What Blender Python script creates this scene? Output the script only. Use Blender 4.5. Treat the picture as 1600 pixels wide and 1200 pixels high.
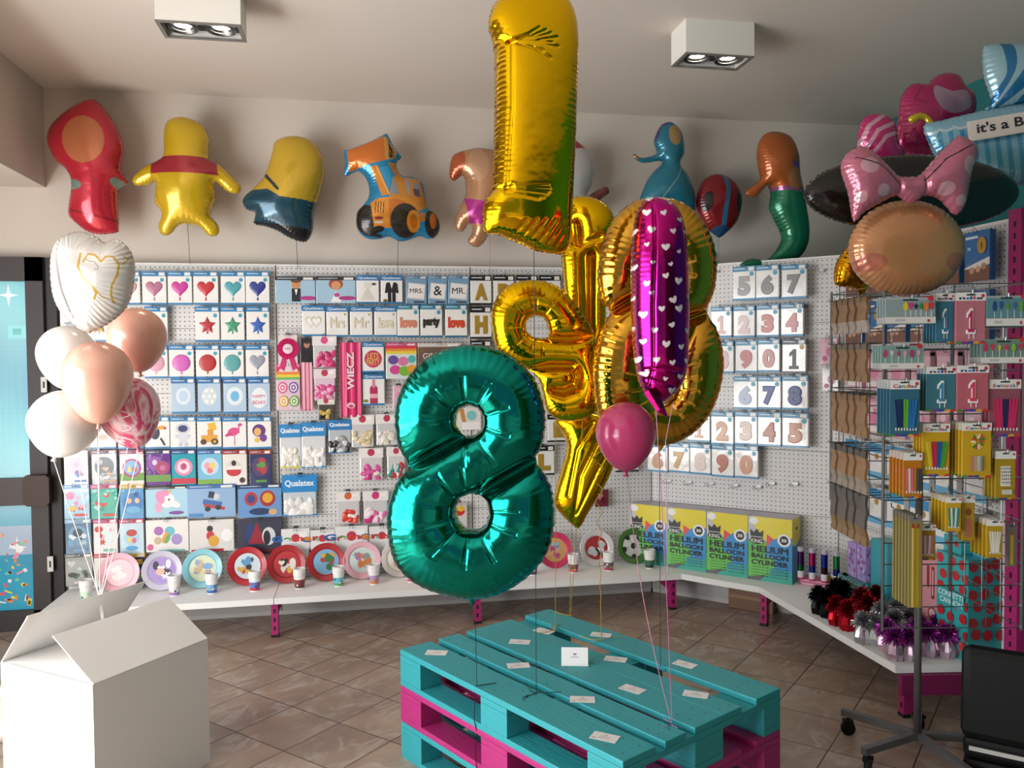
import bpy, bmesh, math, random
import numpy as np
from math import sin, cos, pi, radians, sqrt, atan2, tan
from mathutils import Matrix, Vector
random.seed(7); np.random.seed(7)
SC = bpy.context.scene
for o in list(bpy.data.objects): bpy.data.objects.remove(o)
COL = SC.collection
# ------------------------------------------------------------------ camera
F_PX, PITCH, ROLL, CAM_H, YAW = 1285.5, .0335, -.0087, 1.595, .1809
def cam_axes():
    fw = Vector((0, cos(PITCH), -sin(PITCH))); u0 = Vector((0, sin(PITCH), cos(PITCH))); r0 = Vector((1, 0, 0))
    rt = cos(ROLL)*r0 + sin(ROLL)*u0; up = -sin(ROLL)*r0 + cos(ROLL)*u0
    M = Matrix.Rotation(-YAW, 3, 'Z')
    return M @ rt, M @ up, M @ fw
RT, UP, FW = cam_axes(); CP = Vector((0, 0, CAM_H))
cd = bpy.data.cameras.new('camera'); cam = bpy.data.objects.new('camera', cd); COL.objects.link(cam)
m = Matrix.Identity(4)
for i in range(3):
    m[i][0], m[i][1], m[i][2], m[i][3] = RT[i], UP[i], -FW[i], CP[i]
cam.matrix_world = m
cd.sensor_width = 36; cd.lens = F_PX/1600*36; cd.clip_start = .05
SC.camera = cam
def ray(x, y): return FW + RT*((x-800)/F_PX) - UP*((y-600)/F_PX)
def hit(x, y, n, d):
    v = ray(x, y); n = Vector(n); return CP + v*((d-n.dot(CP))/n.dot(v))
def at(x, y, d): return CP + ray(x, y)*d
def oz(x, y, z): return hit(x, y, (0, 0, 1), z)
# ------------------------------------------------------------------ colour management, world and main lights
SC.view_settings.view_transform = 'Standard'; SC.view_settings.look = 'None'
SC.view_settings.gamma = 1; SC.view_settings.use_curve_mapping = False
SC.view_settings.exposure = 0.0
SC.cycles.use_denoising = True
SC.cycles.max_bounces = 8; SC.cycles.diffuse_bounces = 4; SC.cycles.glossy_bounces = 4
SC.cycles.sample_clamp_indirect = 6; SC.cycles.caustics_reflective = False; SC.cycles.caustics_refractive = False
W = bpy.data.worlds.new('world'); SC.world = W; W.use_nodes = True
W.node_tree.nodes['Background'].inputs[0].default_value = (.62, .78, 1, 1)
W.node_tree.nodes['Background'].inputs[1].default_value = .25
def area(name, loc, rot, sx, sy, power, col):
    l = bpy.data.lights.new(name, 'AREA'); l.shape = 'RECTANGLE'; l.size = sx; l.size_y = sy; l.energy = power; l.color = col
    o = bpy.data.objects.new(name, l); o.location = loc; o.rotation_euler = rot; COL.objects.link(o); return o
# daylight standing in the shop window of the left wall (points to +x)
area('window_daylight', (-2.98, 1.2, 1.35), (0, -pi/2, 0), 2.1, 4.4, 215, (.95, .98, 1))
# daylight thrown up by the sunlit ground outside the same window
area('ground_bounce_daylight', (-2.96, 1.2, .45), (0, -pi/2-radians(48), 0), .5, 4.2, 70, (1, .95, .88))
area('rear_window_daylight', (-1.2, -3.42, 1.7), (pi/2, 0, 0), 2.6, 1.9, .8, (.93, .97, 1))
sl = bpy.data.lights.new('sun', 'SUN'); sl.energy = 16; sl.angle = radians(.6); sl.color = (1, .95, .88)
so = bpy.data.objects.new('sun', sl); COL.objects.link(so); so.rotation_euler = Vector((.8*.62, .6*.62, -.785)).to_track_quat('-Z', 'Y').to_euler()
# ------------------------------------------------------------------ helpers
def lin(h, a=1.0):
    if not isinstance(h, str): return tuple(h)+(1.0,) if len(h) == 3 else tuple(h)
    h = h.lstrip('#'); r = []
    for i in (0, 2, 4):
        c = int(h[i:i+2], 16)/255; r.append(c/12.92 if c <= .04045 else ((c+.055)/1.055)**2.4)
    return (r[0], r[1], r[2], 1.0)
def tag(o, label=None, cat=None, group=None, kind=None):
    for k, v in (('label', label), ('category', cat), ('group', group), ('kind', kind)):
        if v: o[k] = v
    return o
def empty(name, loc=(0, 0, 0), rz=0, rx=0):
    o = bpy.data.objects.new(name, None); o.location = loc; o.rotation_euler = (rx, 0, rz); o.empty_display_size = .05
    COL.objects.link(o); return o
def link(name, me, parent=None, loc=(0, 0, 0), rz=0):
    o = bpy.data.objects.new(name, me); COL.objects.link(o); o.location = loc; o.rotation_euler = (0, 0, rz)
    if parent is not None: o.parent = parent
    return o
def dup(root, loc, rz, label=None, group=None):
    r = root.copy(); COL.objects.link(r); r.location = loc; r.rotation_euler = (root.rotation_euler[0], root.rotation_euler[1], rz)
    if label: r['label'] = label
    if group: r['group'] = group
    for ch in list(root.children):
        c = ch.copy(); COL.objects.link(c); c.parent = r
        for g in ch.children:
            d = g.copy(); COL.objects.link(d); d.parent = c
    return r
class MB:
    def __init__(s): s.v = []; s.f = []; s.c = []; s.M = Matrix.Identity(4)
    def add(s, vs, fs, col):
        b = len(s.v); s.v += [tuple(s.M @ Vector(p)) for p in vs]
        s.f += [tuple(i+b for i in f) for f in fs]; col = lin(col); s.c += [col]*len(fs); return s
    def box(s, x0, y0, z0, x1, y1, z1, col='ffffff', top=None):
        vs = [(x0,y0,z0),(x1,y0,z0),(x1,y1,z0),(x0,y1,z0),(x0,y0,z1),(x1,y0,z1),(x1,y1,z1),(x0,y1,z1)]
        s.add(vs, [(0,3,2,1),(0,1,5,4),(1,2,6,5),(2,3,7,6),(3,0,4,7)], col); s.add(vs[4:], [(0,1,2,3)], top or col); return s
    def cbox(s, x0, y0, z0, x1, y1, z1, b, col='ffffff'):   # box with chamfered edges
        bm = bmesh.new(); bmesh.ops.create_cube(bm, size=1)
        for v in bm.verts: v.co = Vector(((x0+x1)/2+v.co.x*(x1-x0), (y0+y1)/2+v.co.y*(y1-y0), (z0+z1)/2+v.co.z*(z1-z0)))
        bmesh.ops.bevel(bm, geom=bm.edges[:], offset=b, segments=2, affect='EDGES', profile=.5)
        bm.verts.index_update()
        s.add([v.co[:] for v in bm.verts], [tuple(v.index for v in f.verts) for f in bm.faces], col); bm.free(); return s
    def prism(s, poly, z0, z1, col='ffffff', top=None):
        n = len(poly); a = sum(poly[i][0]*poly[(i+1)%n][1]-poly[(i+1)%n][0]*poly[i][1] for i in range(n))
        if a < 0: poly = poly[::-1]
        vs = [(p[0],p[1],z0) for p in poly]+[(p[0],p[1],z1) for p in poly]
        s.add(vs, [tuple(range(n))[::-1]]+[(i,(i+1)%n,n+(i+1)%n,n+i) for i in range(n)], col)
        s.add(vs, [tuple(range(n, 2*n))], top or col); return s
    def tube(s, path, r, col='ffffff', n=6, caps=True):
        P = [Vector(p) for p in path]; rings = []; up = Vector((0,0,1)); prev = None
        for i, p in enumerate(P):
            t = (P[min(i+1,len(P)-1)]-P[max(i-1,0)]).normalized()
            if prev is None:
                a = t.cross(up);  a = t.cross(Vector((1,0,0))) if a.length < 1e-3 else a
            else: a = prev-t*prev.dot(t); a = t.cross(up) if a.length < 1e-4 else a
            a.normalize(); prev = a; b = t.cross(a); rr = r[i] if isinstance(r, (list, tuple)) else r
            rings.append([p+(a*cos(2*pi*k/n)+b*sin(2*pi*k/n))*rr for k in range(n)])
        vs = [tuple(q) for R_ in rings for q in R_]; fs = []
        for i in range(len(P)-1):
            for k in range(n): fs.append((i*n+k, i*n+(k+1)%n, (i+1)*n+(k+1)%n, (i+1)*n+k))
        if caps: fs += [tuple(range(n))[::-1], tuple(range((len(P)-1)*n, len(P)*n))]
        return s.add(vs, fs, col)
    def lathe(s, prof, n=24, col='ffffff', cols=None, c=(0,0)):   # prof: (r,z) up the z axis
        for j in range(len(prof)-1):
            (r0,z0),(r1,z1) = prof[j], prof[j+1]; vs = []; fs = []
            for k in range(n):
                a = 2*pi*k/n; vs += [(c[0]+r0*cos(a),c[1]+r0*sin(a),z0),(c[0]+r1*cos(a),c[1]+r1*sin(a),z1)]
            for k in range(n):
                q = (2*k, 2*((k+1)%n), 2*((k+1)%n)+1, 2*k+1)
                fs.append(q)
            s.add(vs, fs, cols[j] if cols else col)
        return s
    def build(s, name, mat, parent=None, loc=(0,0,0), rz=0, smooth=False, merge=False):
        me = bpy.data.meshes.new(name); me.from_pydata(s.v, [], s.f)
        at_ = me.color_attributes.new('Col', 'FLOAT_COLOR', 'CORNER')
        buf = np.array([c for f, c in zip(s.f, s.c) for _ in f], 'f').reshape(-1)
        at_.data.foreach_set('color', buf)
        if merge:
            bm = bmesh.new(); bm.from_mesh(me); bmesh.ops.remove_doubles(bm, verts=bm.verts, dist=1e-5)
            bmesh.ops.recalc_face_normals(bm, faces=bm.faces); bm.to_mesh(me); bm.free()
        if smooth: me.polygons.foreach_set('use_smooth', [True]*len(me.polygons))
        me.materials.append(mat); me.update(); return link(name, me, parent, loc, rz)
# ------------------------------------------------------------------ materials
def mat(name, rough=.5, metal=0., coat=0., spec=.5, attr=True, col=None, bump=None, sheen=0, trans=0, alpha=1, em=None):
    M = bpy.data.materials.new(name); M.use_nodes = True; nt = M.node_tree; b = nt.nodes['Principled BSDF']
    b.inputs['Roughness'].default_value = rough; b.inputs['Metallic'].default_value = metal
    b.inputs['Coat Weight'].default_value = coat; b.inputs['Coat Roughness'].default_value = .08
    b.inputs['Specular IOR Level'].default_value = spec; b.inputs['Transmission Weight'].default_value = trans
    b.inputs['Alpha'].default_value = alpha
    if col: b.inputs['Base Color'].default_value = lin(col)
    elif attr:
        a = nt.nodes.new('ShaderNodeAttribute'); a.attribute_name = 'Col'; nt.links.new(a.outputs['Color'], b.inputs['Base Color'])
    if em: b.inputs['Emission Color'].default_value = lin(em[0]); b.inputs['Emission Strength'].default_value = em[1]
    if bump:
        tc = nt.nodes.new('ShaderNodeTexCoord'); mp = nt.nodes.new('ShaderNodeMapping'); nz = nt.nodes.new('ShaderNodeTexNoise')
        bp = nt.nodes.new('ShaderNodeBump'); nt.links.new(tc.outputs['Object'], mp.inputs[0]); nt.links.new(mp.outputs[0], nz.inputs['Vector'])
        nz.inputs['Scale'].default_value = bump[0]; bp.inputs['Strength'].default_value = bump[1]; bp.inputs['Distance'].default_value = bump[2]
        if len(bump) > 3: mp.inputs['Scale'].default_value = bump[3]
        nt.links.new(nz.outputs['Fac'], bp.inputs['Height']); nt.links.new(bp.outputs[0], b.inputs['Normal'])
    return M
M_paint = mat('painted_surface', .55)
M_wood = mat('painted_wood', .5, bump=(14, .35, .004, (1, 6, 6)))
M_print = mat('printed_card', .38, coat=.25)
M_film = mat('glossy_film', .12, coat=.8, bump=(22, .35, .006))
M_foil = mat('metallic_foil', .13, metal=1, bump=(16, .22, .01))
M_foilb = mat('smooth_metallic_foil', .1, metal=1, bump=(9, .12, .01))
M_pfoil = mat('printed_foil', .2, metal=.35, coat=.5, bump=(18, .25, .008))
M_mix = mat('part_printed_foil', .17, metal=1, bump=(14, .2, .008))
_a = [q for q in M_mix.node_tree.nodes if q.type == 'ATTRIBUTE'][0]; M_mix.node_tree.links.new(_a.outputs['Alpha'], M_mix.node_tree.nodes['Principled BSDF'].inputs['Metallic'])
M_latex = mat('latex', .22, coat=.3)
M_pearl = mat('pearl_latex', .28, metal=.12, coat=.35)
M_tinsel = mat('tinsel', .32, metal=.9)
M_wire = mat('chrome_wire', .3, metal=1, col='8d8f92')
M_dark = mat('dark_metal', .45, metal=.2, col='2b2828')
M_plast = mat('black_plastic', .55, col='0a0c0d', spec=.25)
M_ribbon = mat('ribbon', .35)
M_clear = mat('clear_plastic', .06, alpha=.25, col='e6edf2')
def nodes(M): return M.node_tree.nodes, M.node_tree.links, M.node_tree.nodes['Principled BSDF']
def wallmat(name, col, sc=3, var=.04):
    M = mat(name, .85, col=col, bump=(220, .12, .002)); n, l, b = nodes(M)
    nz = n.new('ShaderNodeTexNoise'); nz.inputs['Scale'].default_value = sc
    mx = n.new('ShaderNodeMixRGB'); mx.blend_type = 'MULTIPLY'; mx.inputs[0].default_value = 1
    rp = n.new('ShaderNodeValToRGB'); rp.color_ramp.elements[0].color = (1-var,)*3+(1,); rp.color_ramp.elements[1].color = (1, 1, 1, 1)
    l.new(nz.outputs['Fac'], rp.inputs[0]); l.new(rp.outputs[0], mx.inputs[2]); mx.inputs[1].default_value = lin(col)
    l.new(mx.outputs[0], b.inputs['Base Color']); return M
M_wall = wallmat('wall_plaster', 'd6ccc1'); M_ceil = wallmat('ceiling_plaster', 'ded5cb'); M_teal = wallmat('teal_wall', '2d7c7c'); M_rear = wallmat('green_wall', '3a6b35')
def floormat():
    M = mat('marble_tiles', .3, attr=False, spec=.45); n, l, b = nodes(M)
    tc = n.new('ShaderNodeTexCoord'); mp = n.new('ShaderNodeMapping'); l.new(tc.outputs['Object'], mp.inputs[0])
    # tiles 305 mm laid at 45 degrees
    mp.vector_type = 'TEXTURE'; mp.inputs['Location'].default_value = (-.118, 3.624, 0); mp.inputs['Rotation'].default_value = (0, 0, pi/4)
    mp.inputs['Scale'].default_value = (.305, .305, 1)
    br = n.new('ShaderNodeTexBrick'); br.offset = 0; br.inputs['Scale'].default_value = 1; br.inputs['Brick Width'].default_value = 1; br.inputs['Row Height'].default_value = 1
    br.inputs['Mortar Size'].default_value = .009; br.inputs['Mortar Smooth'].default_value = .1
    br.inputs['Color1'].default_value = (1, 1, 1, 1); br.inputs['Color2'].default_value = (.94, .94, .95, 1); br.inputs['Mortar'].default_value = (0, 0, 0, 1)
    l.new(mp.outputs[0], br.inputs['Vector'])
    # veins
    fl = n.new('ShaderNodeVectorMath'); fl.operation = 'FLOOR'; l.new(mp.outputs[0], fl.inputs[0])
    sc = n.new('ShaderNodeVectorMath'); sc.operation = 'SCALE'; sc.inputs['Scale'].default_value = 3.7; l.new(fl.outputs[0], sc.inputs[0])
    ad = n.new('ShaderNodeVectorMath'); l.new(mp.outputs[0], ad.inputs[0]); l.new(sc.outputs[0], ad.inputs[1])
    nz = n.new('ShaderNodeTexNoise'); nz.inputs['Scale'].default_value = 1.15; nz.inputs['Detail'].default_value = 5; nz.inputs['Distortion'].default_value = 1.1
    mv = n.new('ShaderNodeMapping'); mv.inputs['Rotation'].default_value = (0, 0, .9); mv.inputs['Scale'].default_value = (.8, 1.5, 1); l.new(ad.outputs[0], mv.inputs[0]); l.new(mv.outputs[0], nz.inputs['Vector'])
    rp = n.new('ShaderNodeValToRGB'); e = rp.color_ramp.elements; e[0].position = .43; e[0].color = (0, 0, 0, 1); e[1].position = .50; e[1].color = (1, 1, 1, 1)
    x = rp.color_ramp.elements.new(.57); x.color = (0, 0, 0, 1); l.new(nz.outputs['Fac'], rp.inputs[0])
    n2 = n.new('ShaderNodeTexNoise'); n2.inputs['Scale'].default_value = .9; n2.inputs['Detail'].default_value = 5; l.new(ad.outputs[0], n2.inputs['Vector'])
    r2 = n.new('ShaderNodeValToRGB'); r2.color_ramp.elements[0].position = .35; r2.color_ramp.elements[1].position = .65
    r2.color_ramp.elements[0].color = lin('937e6f'); r2.color_ramp.elements[1].color = lin('b09a87'); l.new(n2.outputs['Fac'], r2.inputs[0])
    mx = n.new('ShaderNodeMixRGB'); l.new(r2.outputs[0], mx.inputs[1]); mx.inputs[2].default_value = lin('c9c3bc')
    ms = n.new('ShaderNodeMath'); ms.operation = 'MULTIPLY'; ms.inputs[1].default_value = .6; m4 = n.new('ShaderNodeMath'); m4.operation = 'MULTIPLY'; n4 = n.new('ShaderNodeTexNoise'); n4.inputs['Scale'].default_value = 2.2; l.new(ad.outputs[0], n4.inputs['Vector']); r4 = n.new('ShaderNodeValToRGB'); r4.color_ramp.elements[0].position = .38; r4.color_ramp.elements[1].position = .62; l.new(n4.outputs['Fac'], r4.inputs[0]); l.new(r4.outputs[0], m4.inputs[0]); l.new(rp.outputs[0], m4.inputs[1]); l.new(m4.outputs[0], ms.inputs[0]); l.new(ms.outputs[0], mx.inputs[0])
    m2 = n.new('ShaderNodeMixRGB'); m2.blend_type = 'MULTIPLY'; m2.inputs[0].default_value = 1; l.new(mx.outputs[0], m2.inputs[1]); l.new(br.outputs['Color'], m2.inputs[2])
    m3 = n.new('ShaderNodeMixRGB'); l.new(br.outputs['Fac'], m3.inputs[0]); l.new(m2.outputs[0], m3.inputs[1]); m3.inputs[2].default_value = lin('3a342f')
    l.new(m3.outputs[0], b.inputs['Base Color'])
    bp = n.new('ShaderNodeBump'); bp.inputs['Strength'].default_value = .5; bp.inputs['Distance'].default_value = .002; bp.invert = True
    l.new(br.outputs['Fac'], bp.inputs['Height']); l.new(bp.outputs[0], b.inputs['Normal']); return M
M_floor = floormat()
def pegmat():   # white board with a grid of punched holes, in the panel's own x/z coordinates
    M = mat('pegboard', .4, attr=False); n, l, b = nodes(M)
    tc = n.new('ShaderNodeTexCoord'); sp = n.new('ShaderNodeSeparateXYZ'); l.new(tc.outputs['Object'], sp.inputs[0])
    def frac(o):
        a = n.new('ShaderNodeMath'); a.operation = 'DIVIDE'; a.inputs[1].default_value = .027; l.new(o, a.inputs[0])
        f = n.new('ShaderNodeMath'); f.operation = 'FRACT'; l.new(a.outputs[0], f.inputs[0])
        s_ = n.new('ShaderNodeMath'); s_.operation = 'SUBTRACT'; s_.inputs[1].default_value = .5; l.new(f.outputs[0], s_.inputs[0])
        p = n.new('ShaderNodeMath'); p.operation = 'POWER'; p.inputs[1].default_value = 2; l.new(s_.outputs[0], p.inputs[0]); return p
    x, z = frac(sp.outputs['X']), frac(sp.outputs['Z'])
    a = n.new('ShaderNodeMath'); l.new(x.outputs[0], a.inputs[0]); l.new(z.outputs[0], a.inputs[1])
    t = n.new('ShaderNodeMath'); t.operation = 'LESS_THAN'; t.inputs[1].default_value = .135**2; l.new(a.outputs[0], t.inputs[0])
    mx = n.new('ShaderNodeMixRGB'); mx.inputs[1].default_value = lin('dddbd9'); mx.inputs[2].default_value = lin('2e2c2c')
    l.new(t.outputs[0], mx.inputs[0]); l.new(mx.outputs[0], b.inputs['Base Color']); return M
M_peg = pegmat()
# ------------------------------------------------------------------ shell
YB = 5.236; YW = 5.32; XS = 2.763; XW = 3.6; ZC = 3.2; XL = -3.0; YR = -3.5; S2 = .70710678
def struct(name, mb, m): return tag(mb.build(name, m), kind='structure')
struct('floor', MB().box(XL-.2, YR-.2, -.1, XW+.2, YW+.2, 0), M_floor)
struct('ceiling', MB().box(XL-.2, YR-.2, ZC, XW+.2, YW+.2, ZC+.1), M_ceil)
struct('wall_back', MB().box(XL-.2, YW, 0, XW+.2, YW+.15, ZC), M_wall)
struct('wall_right', MB().box(XW, YR, 0, XW+.15, YW, ZC), M_teal)
WL = MB()
WL.box(XL-.2, YR, 0, XL, YW, .25); WL.box(XL-.2, YR, 2.66, XL, YW, ZC); WL.box(XL-.2, YR, .25, XL, -1.1, 2.66); WL.box(XL-.2, 3.45, .25, XL, YW, 2.66)
struct('wall_left', WL, M_wall)
WF = MB()
for y in (-1.1, .38, 1.9, 3.4): WF.box(XL-.14, y, .25, XL-.06, y+.06, 2.66, '3a3536')
WF.box(XL-.14, -1.1, .25, XL-.06, 3.45, .33, '3a3536'); WF.box(XL-.14, -1.1, 2.58, XL-.06, 3.45, 2.66, '3a3536')
struct('window_1', WF, M_paint)
struct('wall_rear', MB().box(XL, YR-.15, 0, .6, YR, .7).box(XL, YR-.15, 2.8, .6, YR, ZC).box(XL, YR-.15, .7, -2.7, YR, 2.8).box(.3, YR-.15, .7, .6, YR, 2.8), M_wall)
struct('wall_rear_green', MB().box(.6, YR-.15, 0, XW, YR, ZC), M_rear)
struct('trim_1', MB().box(XL, 2.0, 2.617, -1.822, YW, ZC), M_wall)   # bulkhead above the door
# door with printed glass in the back wall
D = empty('door_1', (0, 0, 0)); tag(D, kind='structure')
fr = MB(); xl, xr, zt = -2.98, -1.80, 2.2
y0, y1 = YW-.07, YW-.002
fr.box(xr-.125, y0, 0, xr-.03, y1, zt, '3b3536'); fr.box(xr-.03, y0+.025, 0, xr+.035, y1, zt, '231f20')
fr.box(xl, y0, zt-.14, xr-.03, y1, zt, '3b3536'); fr.box(xl, y0, 0, xl+.1, y1, zt, '3b3536')
fr.box(xl, y0, .745, xr-.03, y1, .905, '4a4143'); fr.box(xl, y0, 0, xr-.03, y1, .12, '3b3536')
fr.box(xr-.034, y0+.01, 0, xr-.026, y0+.026, zt, '1a1718')
fr.build('door_frame', M_paint, D)
def hx(x, y, Y=YW-.05): return hit(x, y, (0, 1, 0), Y)
M_poster = mat('door_poster', .25, attr=True); n_, l_, b_ = nodes(M_poster)
l_.new([q for q in n_ if q.type == 'ATTRIBUTE'][0].outputs['Color'], b_.inputs['Emission Color']); b_.inputs['Emission Strength'].default_value = .03  # faint emission stands in for daylight glowing through the printed glass
PX0, PX1 = xl+.1, xr-.125
def clip(poly, x0, z0, x1, z1):
    def cut(P, f, g):
        out = []
        for i in range(len(P)):
            a, b = P[i], P[(i+1) % len(P)]; fa, fb = f(a), f(b)
            if fa >= 0: out.append(a)
            if (fa >= 0) != (fb >= 0):
                t = fa/(fa-fb); out.append((a[0]+(b[0]-a[0])*t, a[1]+(b[1]-a[1])*t))
        return out
    for f in (lambda p: p[0]-x0, lambda p: x1-p[0], lambda p: p[1]-z0, lambda p: z1-p[1]):
        poly = cut(poly, f, 0)
        if len(poly) < 3: return []
    return poly
def flat(mb, poly, y, col):   # polygon in x/z plane facing -y
    if len(poly) < 3: return
    n = len(poly); a = sum(poly[i][0]*poly[(i+1)%n][1]-poly[(i+1)%n][0]*poly[i][1] for i in range(n))
    if a < 0: poly = poly[::-1]
    mb.add([(p[0], y, p[1]) for p in poly], [tuple(range(n))], col)
def gradgrid(mb, x0, z0, x1, z1, y, cf, nx=24, nz=40):
    for i in range(nx):
        for j in range(nz):
            a, b = x0+(x1-x0)*i/nx, x0+(x1-x0)*(i+1)/nx; c, d = z0+(z1-z0)*j/nz, z0+(z1-z0)*(j+1)/nz
            mb.add([(a,y,c),(b,y,c),(b,y,d),(a,y,d)], [(0,1,2,3)], cf((a+b)/2, (c+d)/2))
def pcol(x, z):
    t = .5+.5*sin(x*5+z*3.1)*cos(z*4.3-x*2); base = np.array(lin('52b8d8')[:3]); alt = np.array(lin('8fd6e2')[:3]); g = np.array(lin('58c8c6')[:3])
    u = .5+.5*sin(z*7+x*3)
    if z < .45: base = np.array(lin('1f9fc8')[:3]); alt = base; g = np.array(lin('30b4d0')[:3])
    elif z < .62: base = alt = np.array(lin('b9cdea')[:3])
    return tuple((base*(1-t)+alt*t)*(.75)+g*.25*u)+(1,)
pm = MB(); gradgrid(pm, PX0, .905, PX1, zt-.14, YW-.04, pcol); gradgrid(pm, PX0, .12, PX1, .745, YW-.04, pcol)
def star4(cx, cz, r): return [(cx+(r if k%2==0 else r*.25)*cos(k*pi/4), cz+(r*1.25 if k%2==0 else r*.25)*sin(k*pi/4)) for k in range(8)]
for (px, py, r) in ((12, 461, .055), (26, 856, .055)):
    p = hx(px, py); flat(pm, star4(p.x, p.z, r), YW-.0405, 'e8f2f4')
p = hx(26, 518); flat(pm, [(p.x-.05,p.z-.04),(p.x+.05,p.z-.04),(p.x+.05,p.z+.035),(p.x-.05,p.z+.035)], YW-.0405, '7fd6dc'); flat(pm, [(p.x-.024,p.z-.018),(p.x+.022,p.z-.018),(p.x+.022,p.z+.018),(p.x-.024,p.z+.018)], YW-.041, '3fb5ae')
rc = random.Random(3)
for k in range(170):
    x = rc.uniform(PX0+.02, PX1-.02); z = .14+abs(rc.gauss(0, .2)); a = rc.uniform(0, pi); w_, h_ = rc.uniform(.008, .022), rc.uniform(.004, .01)
    if z > .58: continue
    flat(pm, [(x+w_*sx*cos(a)-h_*sz*sin(a), z+w_*sx*sin(a)+h_*sz*cos(a)) for sx, sz in ((-1,-1),(1,-1),(1,1),(-1,1))], YW-.041, rc.choice(['e0627a','f2d94e','ef8fa8','6ed2a0','f4f0ec','e8903c']))
pm.build('door_poster', M_poster, D)
hb = MB(); a, b = hx(40, 742, y0), hx(82, 788, y0)
hb.prism([(a.x, a.z-.02), (a.x+.015, a.z), (b.x-.02, a.z), (b.x, a.z-.015), (b.x, b.z+.02), (b.x-.015, b.z), (a.x+.02, b.z), (a.x, b.z+.02)], 0, .05, '3a211b')
hb.v = [(x, y0-z, y) for x, y, z in hb.v]
hb.build('door_handle', M_paint, D)
lk = MB()
for (px, py) in ((69, 601), (79, 881)):
    p = hx(px, py, y0); lk.box(p.x-.016, y0-.006, p.z-.045, p.x+.016, y0, p.z+.045, 'd8d8d6'); lk.box(p.x-.005, y0-.0075, p.z-.02, p.x+.005, y0-.006, p.z+.018, '34302e')
lk.build('lock_plate', M_paint, D)
# ------------------------------------------------------------------ ceiling spotlights
def spot_fixture(x0, y0_, label):
    r = empty('ceiling_spotlight', (x0+.175, y0_+.095, ZC)); tag(r, label, 'ceiling light', 'twin spotlights on the ceiling')
    b = MB(); t = .012; w, d, z0 = .175, .095, -.16
    b.box(-w, -d, z0, w, -d+t, 0, 'e9e6df'); b.box(-w, d-t, z0, w, d, 0, 'e9e6df'); b.box(-w, -d+t, z0, -w+t, d-t, 0, 'e9e6df'); b.box(w-t, -d+t, z0, w, d-t, 0, 'e9e6df')
    b.build('housing', M_paint, r)
    f = MB(); q = .016
    f.box(-w-.001, -d-.001, z0-.006, w+.001, -d+q, z0, '77746f'); f.box(-w-.001, d-q, z0-.006, w+.001, d+.001, z0, '77746f'); f.box(-w-.001, -d+q, z0-.006, -w+q, d-q, z0, '77746f'); f.box(w-q, -d+q, z0-.006, w+.001, d-q, z0, '77746f')
    f.build('frame', M_paint, r)
    MB().box(-w+t, -d+t, z0+.03, w-t, d-t, z0+.036, '1c1a19').build('baffle', M_paint, r)
    for sx in (-.08, .08):
        g = MB(); g.lathe([(.062, z0+.002), (.064, z0+.006), (.05, z0+.02), (.062, z0+.03)], 28, 'b9b6b0', c=(sx, 0))
        g.lathe([(.046, z0+.008), (.047, z0+.012), (.038, z0+.024)], 28, 'e8e5de', c=(sx, 0))
        rg = g.build('lamp_ring', M_wire, r, smooth=True)
        e = MB(); e.lathe([(.0005, z0+.014), (.02, z0+.015), (.037, z0+.02)], 24, 'ffffff', c=(sx, 0)); e.build('bulb', M_bulb, rg, smooth=True)
        l = bpy.data.lights.new('spot_lamp', 'SPOT'); l.energy = 5; l.color = (1, .93, .82); l.spot_size = radians(95); l.spot_blend = .8; l.shadow_soft_size = .035
        o = bpy.data.objects.new('spot_lamp', l); COL.objects.link(o); o.parent = r; o.location = (sx, 0, z0+.004)
    return r
M_bulb = mat('lit_bulb', .3, col='ffffff', attr=False, em=('fff4dc', 18))
spot_fixture(1.546, 3.76, 'white box spotlight with two lit lamps, right one on the ceiling')
spot_fixture(-.842, 3.76, 'white box spotlight with two lit lamps, left one on the ceiling')
# ------------------------------------------------------------------ gondola shelving
MAG = 'b0246f'
def bay(name, p0, p1, shelfpoly, label, upr=True, ends=(True, True)):
    p0, p1 = Vector(p0), Vector(p1); L = (p1-p0).length; th = atan2(p1.y-p0.y, p1.x-p0.x)
    r = empty(name, (p0.x, p0.y, 0), th); tag(r, label, 'shelving unit', 'pegboard shelving bays')
    Mi = (Matrix.Translation((p0.x, p0.y, 0)) @ Matrix.Rotation(th, 4, 'Z')).inverted()
    zs = [.235, .62, 1.01, 1.39, 1.78, 2.16]
    for k in range(5):
        q = MB(); q.box(.003, 0, zs[k]+.0015, L-.003, .018, zs[k+1]-.0015); q.build('pegboard_panel', M_peg, r)
    MB().box(.0, .018, .0, L, .03, 2.165, 'c9c6c4').box(.0, .002, 2.16, L, .022, 2.172, 'f0eeec').build('backing', M_paint, r)
    MB().box(.003, .0, .03, L-.003, .018, .19, 'b9b6b4').build('kick_panel', M_paint, r)
    sp = [Mi @ Vector((x, y, 0)) for x, y in shelfpoly]
    MB().prism([(v.x, v.y-.002) for v in sp], .2, .235, 'f4f4f3').build('base_shelf', M_paint, r)
    return r
def foot(parent_xy, th, label, dxy=(0, 0)):
    pass
def slotted(mb, x0, y0, z0, x1, y1, z1, face='y', step=.05):
    mb.box(x0, y0, z0, x1, y1, z1, MAG)
    z = z0+.025
    while z+.025 < z1:
        if face == 'y': mb.box((x0+x1)/2-.006, y0-.0008, z, (x0+x1)/2+.006, y0+.001, z+.024, '1a0710')
        else: mb.box(x0-.0008, (y0+y1)/2-.006, z, x0+.001, (y0+y1)/2+.006, z+.024, '1a0710')
        z += step
YF = 4.795
B = []
xs = [-1.73, -.508, .691, 1.904]
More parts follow.
